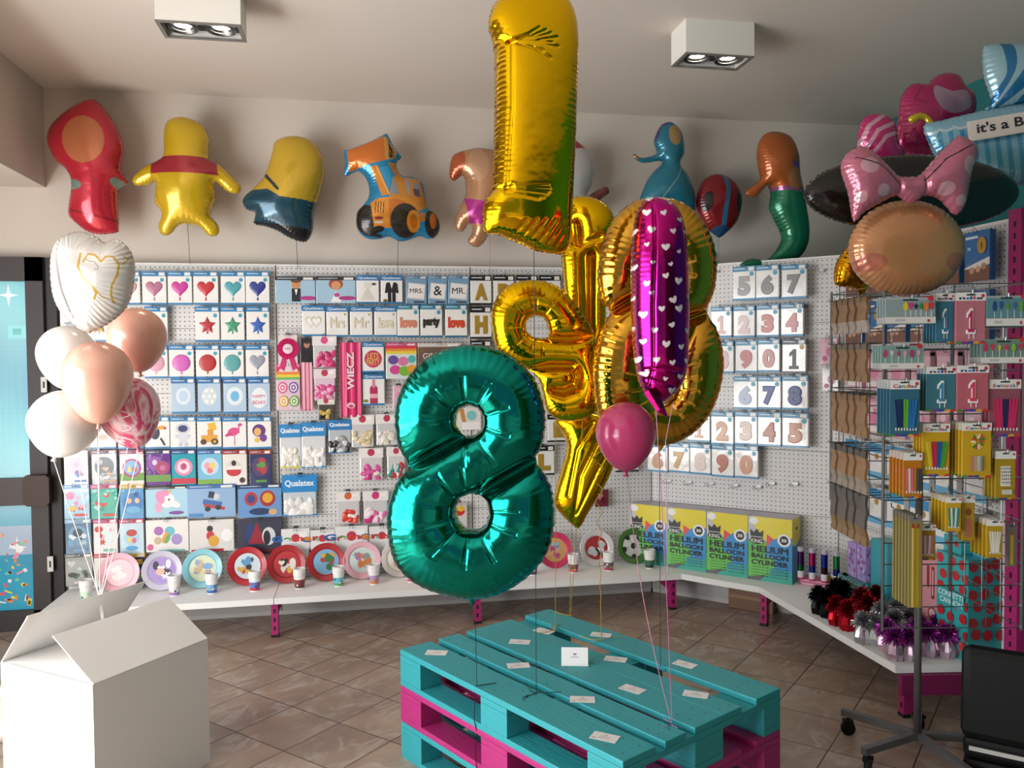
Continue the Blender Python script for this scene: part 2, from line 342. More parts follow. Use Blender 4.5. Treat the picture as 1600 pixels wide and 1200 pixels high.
B.append(bay('gondola_bay', (xs[0], YB), (xs[1], YB), [(xs[0], YB), (xs[0], YF), (xs[1]-.002, YF), (xs[1]-.002, YB)], 'white pegboard shelving bay beside the dark door, with heart balloon packets'))
B.append(bay('gondola_bay', (xs[1], YB), (xs[2], YB), [(xs[1]+.002, YB), (xs[1]+.002, YF), (xs[2]-.002, YF), (xs[2]-.002, YB)], 'second pegboard shelving bay from the door, holding wedding balloon packets'))
B.append(bay('gondola_bay', (xs[2], YB), (xs[3], YB), [(xs[2]+.002, YB), (xs[2]+.002, YF), (1.935, YF+.008), (xs[3]-.002, YB)], 'pegboard shelving bay behind the gold balloons'))
B.append(bay('gondola_bay', (xs[3], YB), (XS, 4.41), [(1.907, YB), (1.94, YF+.008), (2.27, 4.432), (XS-.002, 4.41)], 'angled corner pegboard bay with number balloon packets above boxes'))
B.append(bay('gondola_bay', (XS, 4.41), (XS, 3.11), [(XS, 4.406), (2.272, 4.428), (2.272, 3.185), (XS, 3.11)], 'right hand pegboard shelving bay behind the wire rack'))
for bay_, (wx, wy), rot in ((B[0], (-.508, YF+.03), 0), (B[1], (.662, YF+.03), 0), (B[2], (1.90, YF+.045), 0), (B[3], (2.30, 4.44), -pi/4), (B[4], (2.31, 3.2), -pi/2)):
    q = MB(); slotted(q, -.019, 0, .015, .019, .05, .2); q.box(-.017, .05, .12, .017, .4, .198, MAG); q.box(-.022, -.002, 0, .022, .03, .015, '1b1414')
    o = q.build('foot', M_paint); o.matrix_world = Matrix.Translation((wx, wy, 0)) @ Matrix.Rotation(rot, 4, 'Z'); 
    mw = o.matrix_world.copy(); o.parent = bay_; th = bay_.rotation_euler[2]
    o.matrix_parent_inverse = (Matrix.Translation(bay_.location) @ Matrix.Rotation(th, 4, 'Z')).inverted()
q = MB(); slotted(q, XS-.03, 3.03, 0, XS+.05, 3.10, 2.2, 'x'); o = q.build('upright', M_paint); o.parent = B[4]
o.matrix_parent_inverse = (Matrix.Translation(B[4].location) @ Matrix.Rotation(B[4].rotation_euler[2], 4, 'Z')).inverted()
q = MB(); q.prism([(2.285, 3.16), (2.285, 3.183), (XS-.035, 3.108), (XS-.035, 3.085)], .11, .198, '7d1a50'); o = q.build('side_bracket', M_paint); o.parent = B[4]
o.matrix_parent_inverse = (Matrix.Translation(B[4].location) @ Matrix.Rotation(B[4].rotation_euler[2], 4, 'Z')).inverted()
q = MB()
for x in xs[:3]: q.box(x-.003, YB-.0015, .235, x+.003, YB+.001, 2.165, '1c1a1a')
for ob_, bx_ in ((B[1], xs[1]), (B[2], xs[2]), (B[3], 1.904)):
    z = MB(); z.box(-.003, -.0012, .235, .003, .001, 2.165, '1c1a1a').build('seam_post', M_paint, ob_)
z = MB(); z.box(-.003, -.0012, .235, .003, .001, 2.165, '1c1a1a').build('seam_post', M_paint, B[4])
# ------------------------------------------------------------------ text
_tc = {}
def text_geo(s, off=0.0, ext=0.0, bev=0.0):
    if 'M' in s: off = 0.0   # an offset glyph M fills its counters; its weight comes from put_text
    k = (s, off, ext, bev)
    if k in _tc: return _tc[k]
    c = bpy.data.curves.new('t', 'FONT'); c.body = s; c.offset = off; c.extrude = ext; c.bevel_depth = bev; c.bevel_resolution = 2; c.resolution_u = 4
    o = bpy.data.objects.new('t', c); COL.objects.link(o); bpy.context.view_layer.update()
    me = bpy.data.meshes.new_from_object(o.evaluated_get(bpy.context.evaluated_depsgraph_get()))
    V = np.array([v.co[:] for v in me.vertices]).reshape(-1, 3); Fs = [tuple(p.vertices) for p in me.polygons]
    bpy.data.objects.remove(o); bpy.data.curves.remove(c); bpy.data.meshes.remove(me)
    if len(V): lo, hi = V.min(0), V.max(0)
    else: lo = np.zeros(3); hi = np.ones(3)
    _tc[k] = (V, Fs, lo, hi); return _tc[k]
def put_text(mb, s, cx, cz, w, h, y, col, off=.0, thick=.0004, bev=0, ang=0, keep=True):
    V, Fs, lo, hi = text_geo(s, off if 'M' not in s else 0, .02 if not bev or 'M' in s else .03, bev if 'M' not in s else 0)
    if off and 'M' in s:   # bold: the same letters set again a hair to either side
        V0, F0 = V, Fs; n0 = len(V0); V = np.concatenate([V0+np.array([dx, dy, dz_]) for dx, dy, dz_ in ((-off, 0, 0), (off, 0, .03), (0, off*.6, .06))]); Fs = [tuple(i+n0*k for i in f) for k in range(3) for f in F0]
    hi = V.max(0); lo = V.min(0)
    sx, sz = w/max(hi[0]-lo[0], 1e-6), h/max(hi[1]-lo[1], 1e-6)
    if keep: sx = sz = min(sx, sz)
    dz = max(hi[2]-lo[2], 1e-6); ca, sa = cos(ang), sin(ang); P = []
    for v in V:
        x = (v[0]-(lo[0]+hi[0])/2)*sx; z = (v[1]-(lo[1]+hi[1])/2)*sz; yy = y-(v[2]-lo[2])/dz*thick
        P.append((cx+x*ca-z*sa, yy, cz+x*sa+z*ca))
    mb.add(P, Fs, col)
def put_word(mb, s, cx, cz, w, h, y, cols, off=.03):
    # letters keep their own heights and baseline, each in its own colour
    G = [text_geo(ch, off, .02, 0) for ch in s]; gap = .07; tot = sum(g[3][0]-g[2][0] for g in G)+gap*(len(G)-1)
    sx = w/tot; sz = h/.75; x = cx-w/2
    for k, (V, Fs, lo, hi) in enumerate(G):
        mb.add([(x+(v[0]-lo[0])*sx, y-(.0004 if v[2] > 0 else 0), cz-h/2+v[1]*sz) for v in V], Fs, cols[k % len(cols)]); x += (hi[0]-lo[0]+gap)*sx
def heart2(n=28):
    P = []
    for i in range(n):
        t = 2*pi*i/n; x = 16*sin(t)**3; y = 13*cos(t)-5*cos(2*t)-2*cos(3*t)-cos(4*t); P.append((x/34, (y+2.5)/31))
    return P
def star2(k=5, q=.5): return [(.5*(1 if i%2==0 else q)*sin(pi*i/k), .5*(1 if i%2==0 else q)*cos(pi*i/k)) for i in range(2*k)]
def disc2(n=24): return [(.5*cos(2*pi*i/n), .5*sin(2*pi*i/n)) for i in range(n)]
SH = {'heart': heart2(), 'star': star2(), 'disc': disc2(), 'rect': [(-.5,-.5),(.5,-.5),(.5,.5),(-.5,.5)], 'tri': [(-.5,-.5),(.5,-.5),(0,.5)],
      'one': [(-.45,-.5),(.45,-.5),(.45,-.34),(.2,-.34),(.2,.5),(-.05,.5),(-.42,.3),(-.42,.12),(-.14,.22),(-.14,-.34),(-.45,-.34)],
      'flower': [((.36+.14*cos(6*a))*cos(a), (.36+.14*cos(6*a))*sin(a)) for a in [2*pi*i/36 for i in range(36)]],
      'horn': [(-.5,-.5),(.1,-.5),(.5,.5)], 'crown': [(-.5,-.5),(.5,-.5),(.55,.4),(.25,0),(0,.5),(-.25,0),(-.55,.4)]}
def dome(mb, poly, y, hgt, col):   # puffy relief
    n = len(poly); cx = sum(p[0] for p in poly)/n; cz = sum(p[1] for p in poly)/n; rings = [(1, 0), (.93, .5), (.75, .8), (.45, .97)]
    vs = []; fs = []
    for s_, t in rings: vs += [(cx+(p[0]-cx)*s_, y-hgt*t, cz+(p[1]-cz)*s_) for p in poly]
    vs.append((cx, y-hgt, cz))
    a = sum(poly[i][0]*poly[(i+1)%n][1]-poly[(i+1)%n][0]*poly[i][1] for i in range(n))
    for j in range(3):
        for i in range(n):
            q = (j*n+i, j*n+(i+1)%n, (j+1)*n+(i+1)%n, (j+1)*n+i); fs.append(q if a > 0 else q[::-1])
    for i in range(n):
        q = (3*n+i, 3*n+(i+1)%n, 4*n); fs.append(q if a > 0 else q[::-1])
    mb.add(vs, fs, col)
def xf(shape, cx, cz, w, h, ang=0):
    return [(cx+p[0]*w*cos(ang)-p[1]*h*sin(ang), cz+p[0]*w*sin(ang)+p[1]*h*cos(ang)) for p in SH[shape]]
def draw(mb, w, h, items, y0=-.0, rect=None):
    """items: normalised pack coordinates, x right 0..1, y down 0..1"""
    y = y0
    for it in items:
        y -= .00035; k = it[0]
        X = (it[1]-.5)*w; Z = (.5-it[2])*h; a, b, col = it[3]*w, it[4]*h, it[5]; ex = it[6] if len(it) > 6 else 0
        if k == 'txt': put_text(mb, ex, X, Z, a, b, y, col, .006, keep=(len(it) < 8))
        elif k == 'bold': put_text(mb, ex, X, Z, a, b, y, col, .012, keep=False)
        elif k == 'vtxt': put_text(mb, ex, X, Z, b, a, y, col, .02, ang=pi/2)
        elif k == 'fig' and ex == '1':
            P = clip(xf('one', X, Z, a*.8, b), -w/2, -h/2, w/2, h/2)
            mb.M = mb.M.copy(); n_ = len(P); dome_c = col
            A_ = sum(P[i][0]*P[(i+1)%n_][1]-P[(i+1)%n_][0]*P[i][1] for i in range(n_)); P = P if A_ > 0 else P[::-1]
            vs = [(p[0], y, p[1]) for p in P]+[(p[0], y-.003, p[1]) for p in P]
            mb.add(vs, [(i, (i+1)%n_, n_+(i+1)%n_, n_+i) for i in range(n_)], col); mb.add(vs, [tuple(range(n_, 2*n_))], col)
        elif k == 'fig': put_text(mb, ex, X, Z, a*(.55 if ex in ('1', 'I') else 1), b, y, col, .035, thick=.004, bev=.045, keep=False)
        elif k.startswith('b:'):   # balloon motif with a tail
            mb_poly = xf(k[2:], X, Z, a, b); dome(mb, mb_poly, y, .006, col)
            t = b*.16; zz = Z-b*(.5 if k != 'b:star' else .3); mb.add([(X-a*.05, y-.001, zz-t), (X+a*.05, y-.001, zz-t), (X+a*.035, y-.001, zz+.02*b), (X-a*.035, y-.001, zz+.02*b)], [(0,1,2,3)], col)
        else:
            P = clip(xf(k, X, Z, a, b, ex or 0), -w/2, -h/2, w/2, h/2)
            if P: flat(mb, P, y, col)
# ------------------------------------------------------------------ packets on the boards
PL = {'b': ((0, 1, 0), YB, 0.0), 'd': ((S2, S2, 0), 5.049, -pi/4), 's': ((1, 0, 0), XS, -pi/2)}
hook_mesh = None
def hook(plane, pos, top=True):
    """double wire prong fixed in the board; pos = board point"""
    global hook_mesh
    n, d, rz = PL[plane]
    if hook_mesh is None:
        q = MB()
        for s in (-.011, .011): q.tube([(s, 0, .012), (s, -.003, .0), (s, -.03, -.002), (s, -.075, -.002), (s*.75, -.092, .004), (s*.6, -.098, .018)], .0016, '9a9a9c', 5)
        q.tube([(-.0066, -.098, .018), (0, -.1, .024), (.0066, -.098, .018)], .0016, '9a9a9c', 5); q.box(-.016, -.002, -.004, .016, 0, .016, '8a8a8c')
        hook_mesh = q.build('display_hook', M_wire)
        o = hook_mesh
    else:
        o = hook_mesh.copy(); COL.objects.link(o)
    o.location = pos; o.rotation_euler = (0, 0, rz)
    tag(o, 'thin chrome double wire hook fixed in the white pegboard', 'hook', 'wire hooks on the pegboard'); return o
NP = 0
def packet(px0, py0, px1, py1, plane, label, items, bg='f4f3f1', head=None, foot_=None, off=.05, th=.012, name='balloon_packet', cat='packet', group=None, film=True, headh=.13, hk=True, label_strip=None, shine=False):
    global NP
    n, d, rz = PL[plane]; nv = Vector(n); dd = d-off
    xc, yc = (px0+px1)/2, (py0+py1)/2
    P = hit(xc, yc, n, dd); A = hit(px0, yc, n, dd); Bq = hit(px1, yc, n, dd); T_ = hit(xc, py0, n, dd); Bo = hit(xc, py1, n, dd)
    w = (Bq-A).length; h = T_.z-Bo.z; c = Vector((P.x, P.y, (T_.z+Bo.z)/2))+nv*0
    r = empty(name, c, rz); tag(r, label, cat, group)
    q = MB(); b = .0035
    q.cbox(-w/2, -.001, -h/2, w/2, th, h/2, b, bg); q.build('pouch', M_film if film else M_print, r)
    its = []
    pm_ = MB()
    draw(pm_, w, h, items, -.0012); 
    if items: pm_.build('printed_picture', M_print, r)
    if head or foot_:
        hm = MB()
        if head: hm.box(-w/2-.0005, -.0028, h/2-h*headh, w/2+.0005, th+.0005, h/2+.004, head)
        if foot_: MB().box(-w/2-.0005, -.0026, -h/2-.001, w/2+.0005, th+.0005, -h/2+h*.055, foot_).build('footer_strip', M_print, r)
        if label_strip: put_text(hm, label_strip[0], 0, h/2-h*headh*.5, w*.86, h*headh*.62, -.003, label_strip[1], .02, keep=False)
        else:
            hm.box(w*.2, -.0032, h/2-h*headh*.85, w*.44, -.0027, h/2-h*headh*.1, 'e8e8e6')
            hm.box(-w*.44, -.0031, h/2-h*headh*.5, w*.05, -.0027, h/2-h*headh*.3, 'cfe3f0')
        hm.build('header_card', M_print, r)
    if hk: hook(plane, Vector((c.x, c.y, c.z+h/2-.006))+nv*off)
    NP += 1; return r
BL = '2d7fb5'; BL2 = '3f9ccb'
def bal(shape, col): return [('disc', .83, .24, .17, .12, '3d9fb8'), ('b:'+shape, .5, .53, .74, .52, col)]
def std(x0, y0, x1, y1, pl, label, items, head=BL, foot_=BL, **k): return packet(x0, y0, x1, y1, pl, label, items, head=head, foot_=foot_, **k)
R1 = 'in the top row, door side'
for (x0, x1, nm, c) in ((188, 219, 'rose', 'd8a0a0'), (222, 260, 'mauve pink', 'b4718f'), (262, 300, 'magenta', 'c8389c'), (302, 341, 'red', 'c22a33'), (345, 383, 'aqua', '4fa3b0'), (384, 421, 'navy blue', '2c3b8e')):
    std(x0, 425, x1, 476, 'b', f'white packet picturing {"an" if nm[0] in "aeiou" else "a"} {nm} heart balloon {R1}', bal('heart', c))
for (x0, x1, nm, c) in ((94, 131, 'silver', 'a9acb4'), (136, 174, 'gold', 'b79a2b'), (226, 262, 'pink', 'd78aa5'), (305, 343, 'red', 'b82a35'), (345, 382, 'green', '3d9a72'), (385, 421, 'blue', '2f62b8')):
    std(x0, 480, x1, 534, 'b', f'white packet picturing a {nm} star balloon, second row', bal('star', c))
for (x0, x1, nm, c) in ((226, 262, 'pale pink', 'dca2b8'), (264, 303, 'violet pink', 'cf5fb8'), (306, 343, 'red', 'b8282f'), (345, 381, 'teal', '5aa5a8')):
    std(x0, 540, x1, 591, 'b', f'white packet picturing a {nm} round balloon, third row by the door', bal('disc', c))
std(384, 540, 420, 591, 'b', 'white packet picturing a grey silver heart balloon, third row by the door', bal('heart', '9a9fae'))
for (x0, x1, nm, its) in ((268, 305, 'a plain ring', [('disc', .5, .5, .62, .5, 'dbe6ee'), ('disc', .5, .5, .4, .32, 'b9d0e4')]),
        (309, 345, 'white ball dots', [('disc', .5, .5, .66, .52, 'd5dde2')]+[('disc', .5+.24*cos(a), .5+.18*sin(a), .13, .1, 'f6f6f4') for a in [k*pi/3 for k in range(6)]]+[('disc', .5, .5, .14, .1, 'f6f6f4')]),
        (349, 385, 'a sky blue spot', [('disc', .5, .5, .7, .54, 'dfeaf0'), ('disc', .5, .5, .38, .3, '6fb6e0')]),
        (388, 422, 'pink lettering', [('disc', .5, .55, .72, .6, 'e9eff4'), ('txt', .5, .5, .6, .16, 'd63f76', 'HAPPY'), ('txt', .5, .68, .6, .14, 'd63f76', 'BDAY')])):
    std(x0, 592, x1, 646, 'b', f'clear bubble balloon packet showing {nm}, fourth row by the door', its, bg='bcd3e8', head='2c6ca8')
AN = 'fifth row'
toucan = [('ell' if 0 else 'disc', .42, .5, .38, .42, '1d2440'), ('disc', .36, .34, .34, .22, '20284a'), ('disc', .4, .36, .22, .14, 'e8e6a8'), ('disc', .41, .35, .07, .05, '14182a'), ('disc', .68, .33, .34, .12, 'e5a21f'), ('disc', .82, .35, .12, .1, 'c2456e'), ('rect', .72, .78, .08, .26, '1d2440', .5)]
astro = [('disc', .5, .36, .58, .34, 'c9ced8'), ('disc', .5, .36, .38, .22, '26356f'), ('disc', .5, .66, .38, .32, 'd5d9e2'), ('disc', .28, .6, .18, .14, 'ccd2dc'), ('disc', .72, .6, .18, .14, 'ccd2dc'), ('disc', .4, .86, .14, .14, 'c2c8d4'), ('disc', .62, .86, .14, .14, 'c2c8d4')]
digr = [('rect', .62, .3, .32, .24, 'e9b42a', .15), ('rect', .55, .54, .24, .3, 'd9952a'), ('rect', .5, .68, .66, .22, 'e0a030'), ('disc', .26, .78, .26, .18, '5b2d20'), ('disc', .72, .78, .3, .2, '4a3a22'), ('disc', .72, .78, .14, .1, 'e0a030')]
flam = [('disc', .45, .46, .5, .26, 'd94f8c', .35), ('rect', .68, .36, .06, .3, 'd94f8c'), ('disc', .74, .24, .18, .1, 'd94f8c'), ('rect', .5, .74, .03, .32, 'c2457c'), ('disc', .24, .55, .3, .1, 'c83a78', .4)]
std(141, 652, 181, 701, 'b', f'packet picturing a white spotted cow face balloon, {AN}', [('disc', .5, .5, .6, .46, 'f0efec'), ('disc', .32, .4, .16, .14, '35312f'), ('disc', .68, .42, .14, .12, '35312f'), ('disc', .5, .64, .34, .2, 'e7b4a6'), ('disc', .24, .3, .14, .1, 'd8b257')], bg='fbfaf8')
std(184, 652, 224, 701, 'b', f'packet picturing a panda balloon, {AN}', [('disc', .5, .52, .56, .5, 'ecebe8'), ('disc', .28, .28, .18, .14, '262428'), ('disc', .72, .28, .18, .14, '262428'), ('disc', .38, .48, .14, .12, '262428'), ('disc', .62, .48, .14, .12, '262428'), ('disc', .5, .64, .1, .06, '262428')])
std(226, 652, 265, 701, 'b', f'packet picturing a black toucan balloon, {AN}', toucan); std(266, 652, 306, 701, 'b', f'packet picturing a white astronaut balloon with blue visor, {AN}', astro)
std(308, 652, 346, 701, 'b', f'packet picturing a yellow digger balloon, {AN}', digr); std(348, 652, 385, 701, 'b', f'packet picturing a pink flamingo balloon, {AN}', flam)
std(387, 652, 424, 701, 'b', f'packet picturing purple and yellow balloon shapes, {AN}', [('disc', .48, .42, .56, .4, '63307f'), ('disc', .42, .46, .3, .26, 'e5b56a'), ('disc', .66, .66, .3, .24, '7a3f92'), ('disc', .4, .72, .24, .16, 'e9c05a')])
def party(seed, cols, n=7, big=None):
    r = random.Random(seed); its = []
    if big: its.append(('disc', .5, .46, .78, .56, big))
    for k in range(n):
        its.append((r.choice(['disc', 'disc', 'heart', 'flower', 'star']), r.uniform(.22, .78), r.uniform(.24, .74), r.uniform(.18, .36), r.uniform(.12, .24), r.choice(cols)))
    its.append(('rect', r.uniform(.3, .7), .88, .5, .07, r.choice(cols))); return its
CH = [ # row 6..9: licensed packets, pictures replaced by plain coloured shapes
 (100, 704, 138, 758, 'pale lilac packet with pink round shapes, sixth row nearest the door', 'e6dcea', None, party(1, ['d66aa8', '7a4f9a', 'f0a8c8', '4f7ab8'], 6, 'efc4d8')),
 (143, 704, 183, 758, 'grey packet with a brown and grey disc, sixth row', '8f96a0', '6b3550', party(2, ['7a5a4a', 'a8b0b8', '50606e', 'c8a890'], 6, '5f6a72')),
 (187, 704, 225, 758, 'white packet with magenta round picture and green strip, sixth row', 'eae6e4', 'a0306c', [('rect', .5, .76, 1, .22, '6da04a'), ('disc', .5, .5, .78, .54, 'b83a7c'), ('disc', .5, .5, .6, .42, '7fb2dc'), ('tri', .4, .5, .2, .24, 'e8d070'), ('disc', .62, .54, .2, .16, 'c85a3c')]),
 (228, 704, 267, 758, 'purple packet with overlapping violet discs, sixth row', '6f3f96', '3f2f5f', [('disc', .36, .36, .56, .4, '8f4fa8'), ('disc', .66, .5, .56, .4, 'a83f6c'), ('rect', .5, .8, 1, .2, '6a9a4a'), ('disc', .36, .34, .2, .16, 'dcc8e8'), ('disc', .68, .5, .24, .16, 'c86a9c')]),
 (268, 704, 306, 758, 'turquoise packet with a pink ring picture, sixth row', '2fa8b8', '1f4f8a', [('disc', .5, .48, .74, .5, 'e08ab0'), ('disc', .5, .48, .52, .36, 'f4dce4'), ('disc', .5, .46, .26, .2, 'c2407a'), ('rect', .5, .88, 1, .16, 'c8324a')]),
 (309, 704, 347, 758, 'sky blue packet with pastel bubbles picture, sixth row', '7fc4e4', '2f6cb0', [('disc', .5, .46, .72, .5, 'c8dff0'), ('disc', .4, .44, .26, .2, 'e8a0b4'), ('disc', .6, .44, .26, .2, 'ecd27a'), ('disc', .5, .58, .24, .16, 'e87a7a'), ('rect', .5, .9, 1, .14, '7fb04a')]),
 (348, 704, 386, 758, 'white packet with red bowl shape, sixth row', 'eeebe6', 'a8323a', [('disc', .46, .52, .66, .46, 'd8d4d0'), ('disc', .46, .6, .6, .28, 'c8303a'), ('rect', .46, .5, .6, .1, 'eeebe6'), ('disc', .46, .36, .2, .16, '2a2628'), ('disc', .8, .86, .24, .16, '4a3a36')]),
 (390, 704, 424, 758, 'dark blue packet with orange and green spots, sixth row right end', '303a6a', 'a8402a', party(8, ['c87a3a', '5f9a4a', 'e8dcc8', 'b8404a'], 6, '56406a')),
 (100, 758, 140, 811, 'light blue packet with pink rounded shapes, seventh row nearest the door', 'a8d4ea', '5f9ad0', party(9, ['e88ab0', 'd84a4a', 'f0b4c8', 'e8c05a'], 7, 'b4dcf0')),
 (142, 758, 184, 811, 'turquoise packet with mint and red circles, seventh row', '48b4a8', 'c8407a', party(10, ['6fd0b8', 'd84a4a', 'a8e0d0', '3a9a8c'], 7, '58b8a4')),
 (187, 758, 225, 811, 'blue packet with yellow banner and big dark disc, seventh row', '4f9cd0', 'd8a838', [('disc', .55, .52, .84, .6, '3a7fc0'), ('star', .68, .28, .3, .22, '2f4f9a'), ('disc', .4, .46, .2, .16, 'e8b88a'), ('disc', .72, .46, .2, .16, 'e0c09a'), ('disc', .56, .72, .6, .2, '6ab4dc')]),
 (102, 812, 143, 866, 'icy blue packet with a dark round picture, eighth row nearest the door', '4a7a9c', '8ab0cc', party(11, ['2a3f5a', 'a8c8dc', '6f9cc0', 'd8e4ec'], 7, '6f9ab8')),
 (146, 812, 184, 866, 'white and pink packet with a red figure shape, eighth row', 'e8dce0', 'c0407a', party(12, ['c83a3a', '6fc0a8', 'e8a8c0', 'f0ece8'], 6, 'd8e8e8')),
 (187, 812, 225, 866, 'pale blue packet with red topped disc, eighth row', 'bfdcea', 'c03a6a', [('disc', .5, .5, .66, .46, 'a8d0e4'), ('disc', .5, .38, .44, .2, 'b83a3a'), ('disc', .4, .58, .18, .16, 'e8d07a'), ('disc', .6, .6, .18, .16, 'd86a8a'), ('disc', .5, .82, .5, .14, '58a8dc')]),
 (102, 866, 145, 916, 'grey packet with red lettering shape, lowest row nearest the door', '8a8f8c', '5a5f60', party(13, ['b8323a', '4a6a4a', 'c8ccc8', '2f3433'], 6, 'a4aaa6')),
 (147, 866, 185, 916, 'red and black packet, lowest row', 'd8d4d0', 'b8323a', party(14, ['b02a34', '1f1c1e', 'e0dcd8', '7a1f28'], 6, None)),
 (188, 866, 227, 916, 'navy packet with yellow banner and red racing car, lowest row', '1f2c56', 'dcb23a', [('rect', .5, .26, .8, .16, 'e2b834', .1), ('disc', .56, .52, .6, .3, '28407a'), ('rect', .56, .56, .5, .18, 'c8323a', -.3), ('disc', .4, .66, .14, .1, '15151a'), ('disc', .72, .56, .12, .09, '15151a'), ('disc', .76, .7, .2, .16, '7ac04a')]),
]
for (a_, b__, c_, d_, lb, bg, hd, its) in CH: packet(a_, b__, c_, d_, 'b', lb, its, bg=bg, head=hd, headh=.1)
uni = [('rect', .5, .52, 1, .92, 'a9d5e8'), ('disc', .5, .44, .36, .5, 'f2eef2'), ('disc', .66, .56, .34, .22, 'f2eef2', -.4), ('disc', .34, .34, .2, .44, 'e591bb', .3), ('disc', .3, .66, .16, .36, 'eba3c6'), ('disc', .44, .2, .24, .22, 'e591bb'), ('horn', .58, .12, .1, .16, 'e8c860', -.2), ('disc', .55, .42, .04, .07, '2a2030'), ('disc', .72, .86, .36, .12, '7a4a9a')]
packet(228, 761, 294, 808, 'b', 'wide sky blue packet with a pink maned unicorn head, seventh row', uni, bg='cfe6ee', head='3a3438', headh=.06)
packet(293, 758, 368, 808, 'b', 'wide light blue packet with a grey and red locomotive shape, seventh row', [('rect', .5, .52, 1, .94, '8fb4dc'), ('rect', .52, .56, .4, .16, '3f6ab0', -.2), ('rect', .56, .68, .44, .1, 'b8423a', -.2), ('disc', .6, .36, .16, .2, 'd0d4da'), ('rect', .5, .3, .12, .2, '22304a', -.2), ('disc', .42, .74, .12, .16, '2a2a30'), ('disc', .64, .7, .12, .16, '2a2a30'), ('rect', .18, .92, .3, .1, '3f8ac8')], bg='8fb4dc', head='3a6cae', headh=.1, off=.058)
packet(372, 758, 440, 808, 'b', 'wide dark blue packet with red and yellow badges, seventh row right end', [('rect', .5, .55, 1, .9, '6a9ad0'), ('disc', .3, .42, .3, .44, 'b83a42'), ('disc', .68, .42, .36, .5, 'a83038'), ('disc', .68, .4, .24, .32, 'e0a83a'), ('disc', .3, .42, .18, .26, '2f4a8a'), ('disc', .5, .82, .5, .22, '2a3f6a'), ('disc', .8, .84, .2, .2, 'd8b080')], bg='35508a', head='24406f', headh=.08)
packet(228, 812, 295, 862, 'b', 'wide clear packet with small pastel rainbow shapes, eighth row', [('disc', .3, .34, .22, .28, 'a86ab0'), ('disc', .56, .36, .24, .3, '6ac0d0'), ('disc', .72, .62, .26, .34, 'a894d0'), ('disc', .28, .64, .18, .24, 'c8b898'), ('disc', .46, .56, .14, .36, 'e8a03c', -.4), ('disc', .5, .6, .1, .3, '5ab06a', -.4), ('disc', .1, .84, .14, .2, 'd85a98'), ('rect', .6, .96, .6, .05, '6fc4c0')], bg='eceae8')
packet(296, 812, 366, 862, 'b', 'wide white packet with a red and yellow figure and red base strip, eighth row', [('disc', .46, .28, .14, .2, '2a2628'), ('disc', .47, .5, .18, .3, 'c83238'), ('disc', .54, .66, .24, .34, 'dca83a'), ('disc', .84, .5, .26, .4, 'f6f6f6'), ('rect', .4, .95, .72, .08, 'c42c34')], bg='e3e1df')
packet(371, 810, 441, 866, 'b', 'wide dark packet with navy and red caped shapes, eighth row right end', [('rect', .5, .5, 1, 1, '3a3c4e'), ('disc', .3, .44, .24, .6, '28407a'), ('tri', .44, .4, .4, .6, '9a2a38'), ('disc', .7, .5, .3, .5, 'd8dade'), ('disc', .66, .54, .16, .4, '2a2a34'), ('rect', .5, .9, 1, .12, '5a2a30')], bg='4a4a5a', film=True)
# second bay
skyb = 'a9cbe0'
packet(430, 433, 493, 474, 'b', 'wide sky blue packet with a groom doll picture, top row', [('disc', .52, .28, .22, .34, 'cf8f5c'), ('disc', .52, .12, .28, .2, '6b4a36'), ('rect', .52, .68, .22, .5, '23232c'), ('tri', .52, .58, .08, .24, 'f0f0f0', pi), ('disc', .82, .8, .44, .16, 'b03a86')], bg=skyb, head='2e2a33', headh=.12)
packet(494, 433, 556, 474, 'b', 'wide sky blue packet with a bride doll picture, top row', [('disc', .5, .26, .36, .44, 'a4563f'), ('disc', .5, .32, .24, .32, 'd99b6e'), ('tri', .5, .74, .28, .44, 'f0eef0'), ('disc', .52, .68, .14, .16, 'c04a8e'), ('disc', .78, .8, .44, .16, 'b03a86')], bg=skyb, head='2e2a33', headh=.12)
Q = ('Qualatex', 'dfeaf4')
std(557, 431, 592, 474, 'b', 'packet with a pale wedding dress picture, top row', [('tri', .5, .62, .66, .5, 'd9d6cf'), ('rect', .5, .34, .3, .2, 'e2dfd8'), ('disc', .78, .3, .2, .1, '6a4a3a')], head='2a78b4', label_strip=Q, headh=.17)
std(595, 431, 629, 474, 'b', 'packet with a black tuxedo picture, top row', [('rect', .5, .42, .46, .36, '1c1a1c'), ('rect', .4, .76, .16, .4, '1c1a1c'), ('rect', .6, .76, .16, .4, '1c1a1c'), ('tri', .5, .36, .16, .24, 'f0f0f0', pi), ('rect', .26, .46, .1, .34, '1c1a1c', -.12), ('rect', .74, .46, .1, .34, '1c1a1c', .12), ('disc', .2, .9, .2, .1, '7a5a30')], head='2a78b4', label_strip=Q, headh=.17)
for (x0, x1, t, ds) in ((634, 667, 'MRS.', 'lettered Mrs'), (669, 699, '&', 'with an ampersand'), (700, 733, 'MR.', 'lettered Mr')):
    packet(x0, 432, x1, 475, 'b', f'steel blue packet {ds} on a tilted white plaque, top row', [('rect', .5, .54, .82, .58, 'd5d4d4', -.1), ('rect', .5, .53, .74, .5, 'efeded', -.1), ('txt', .5, .52, .62, .34, '1e1c20', t), ('rect', .62, .93, .5, .05, '303848')], bg='7ba3c4', head='5e88aa', headh=.08)
sr = 'second row'
std(472, 478, 508, 525, 'b', f'packet with two pale entwined hearts, {sr}', [('heart', .38, .54, .5, .42, 'd8cfbc'), ('heart', .38, .54, .38, .3, 'f4f3f1'), ('heart', .62, .54, .5, .42, 'd0c6b0'), ('heart', .62, .54, .38, .3, 'f4f3f1')], head='2a78b4', label_strip=Q, headh=.17)
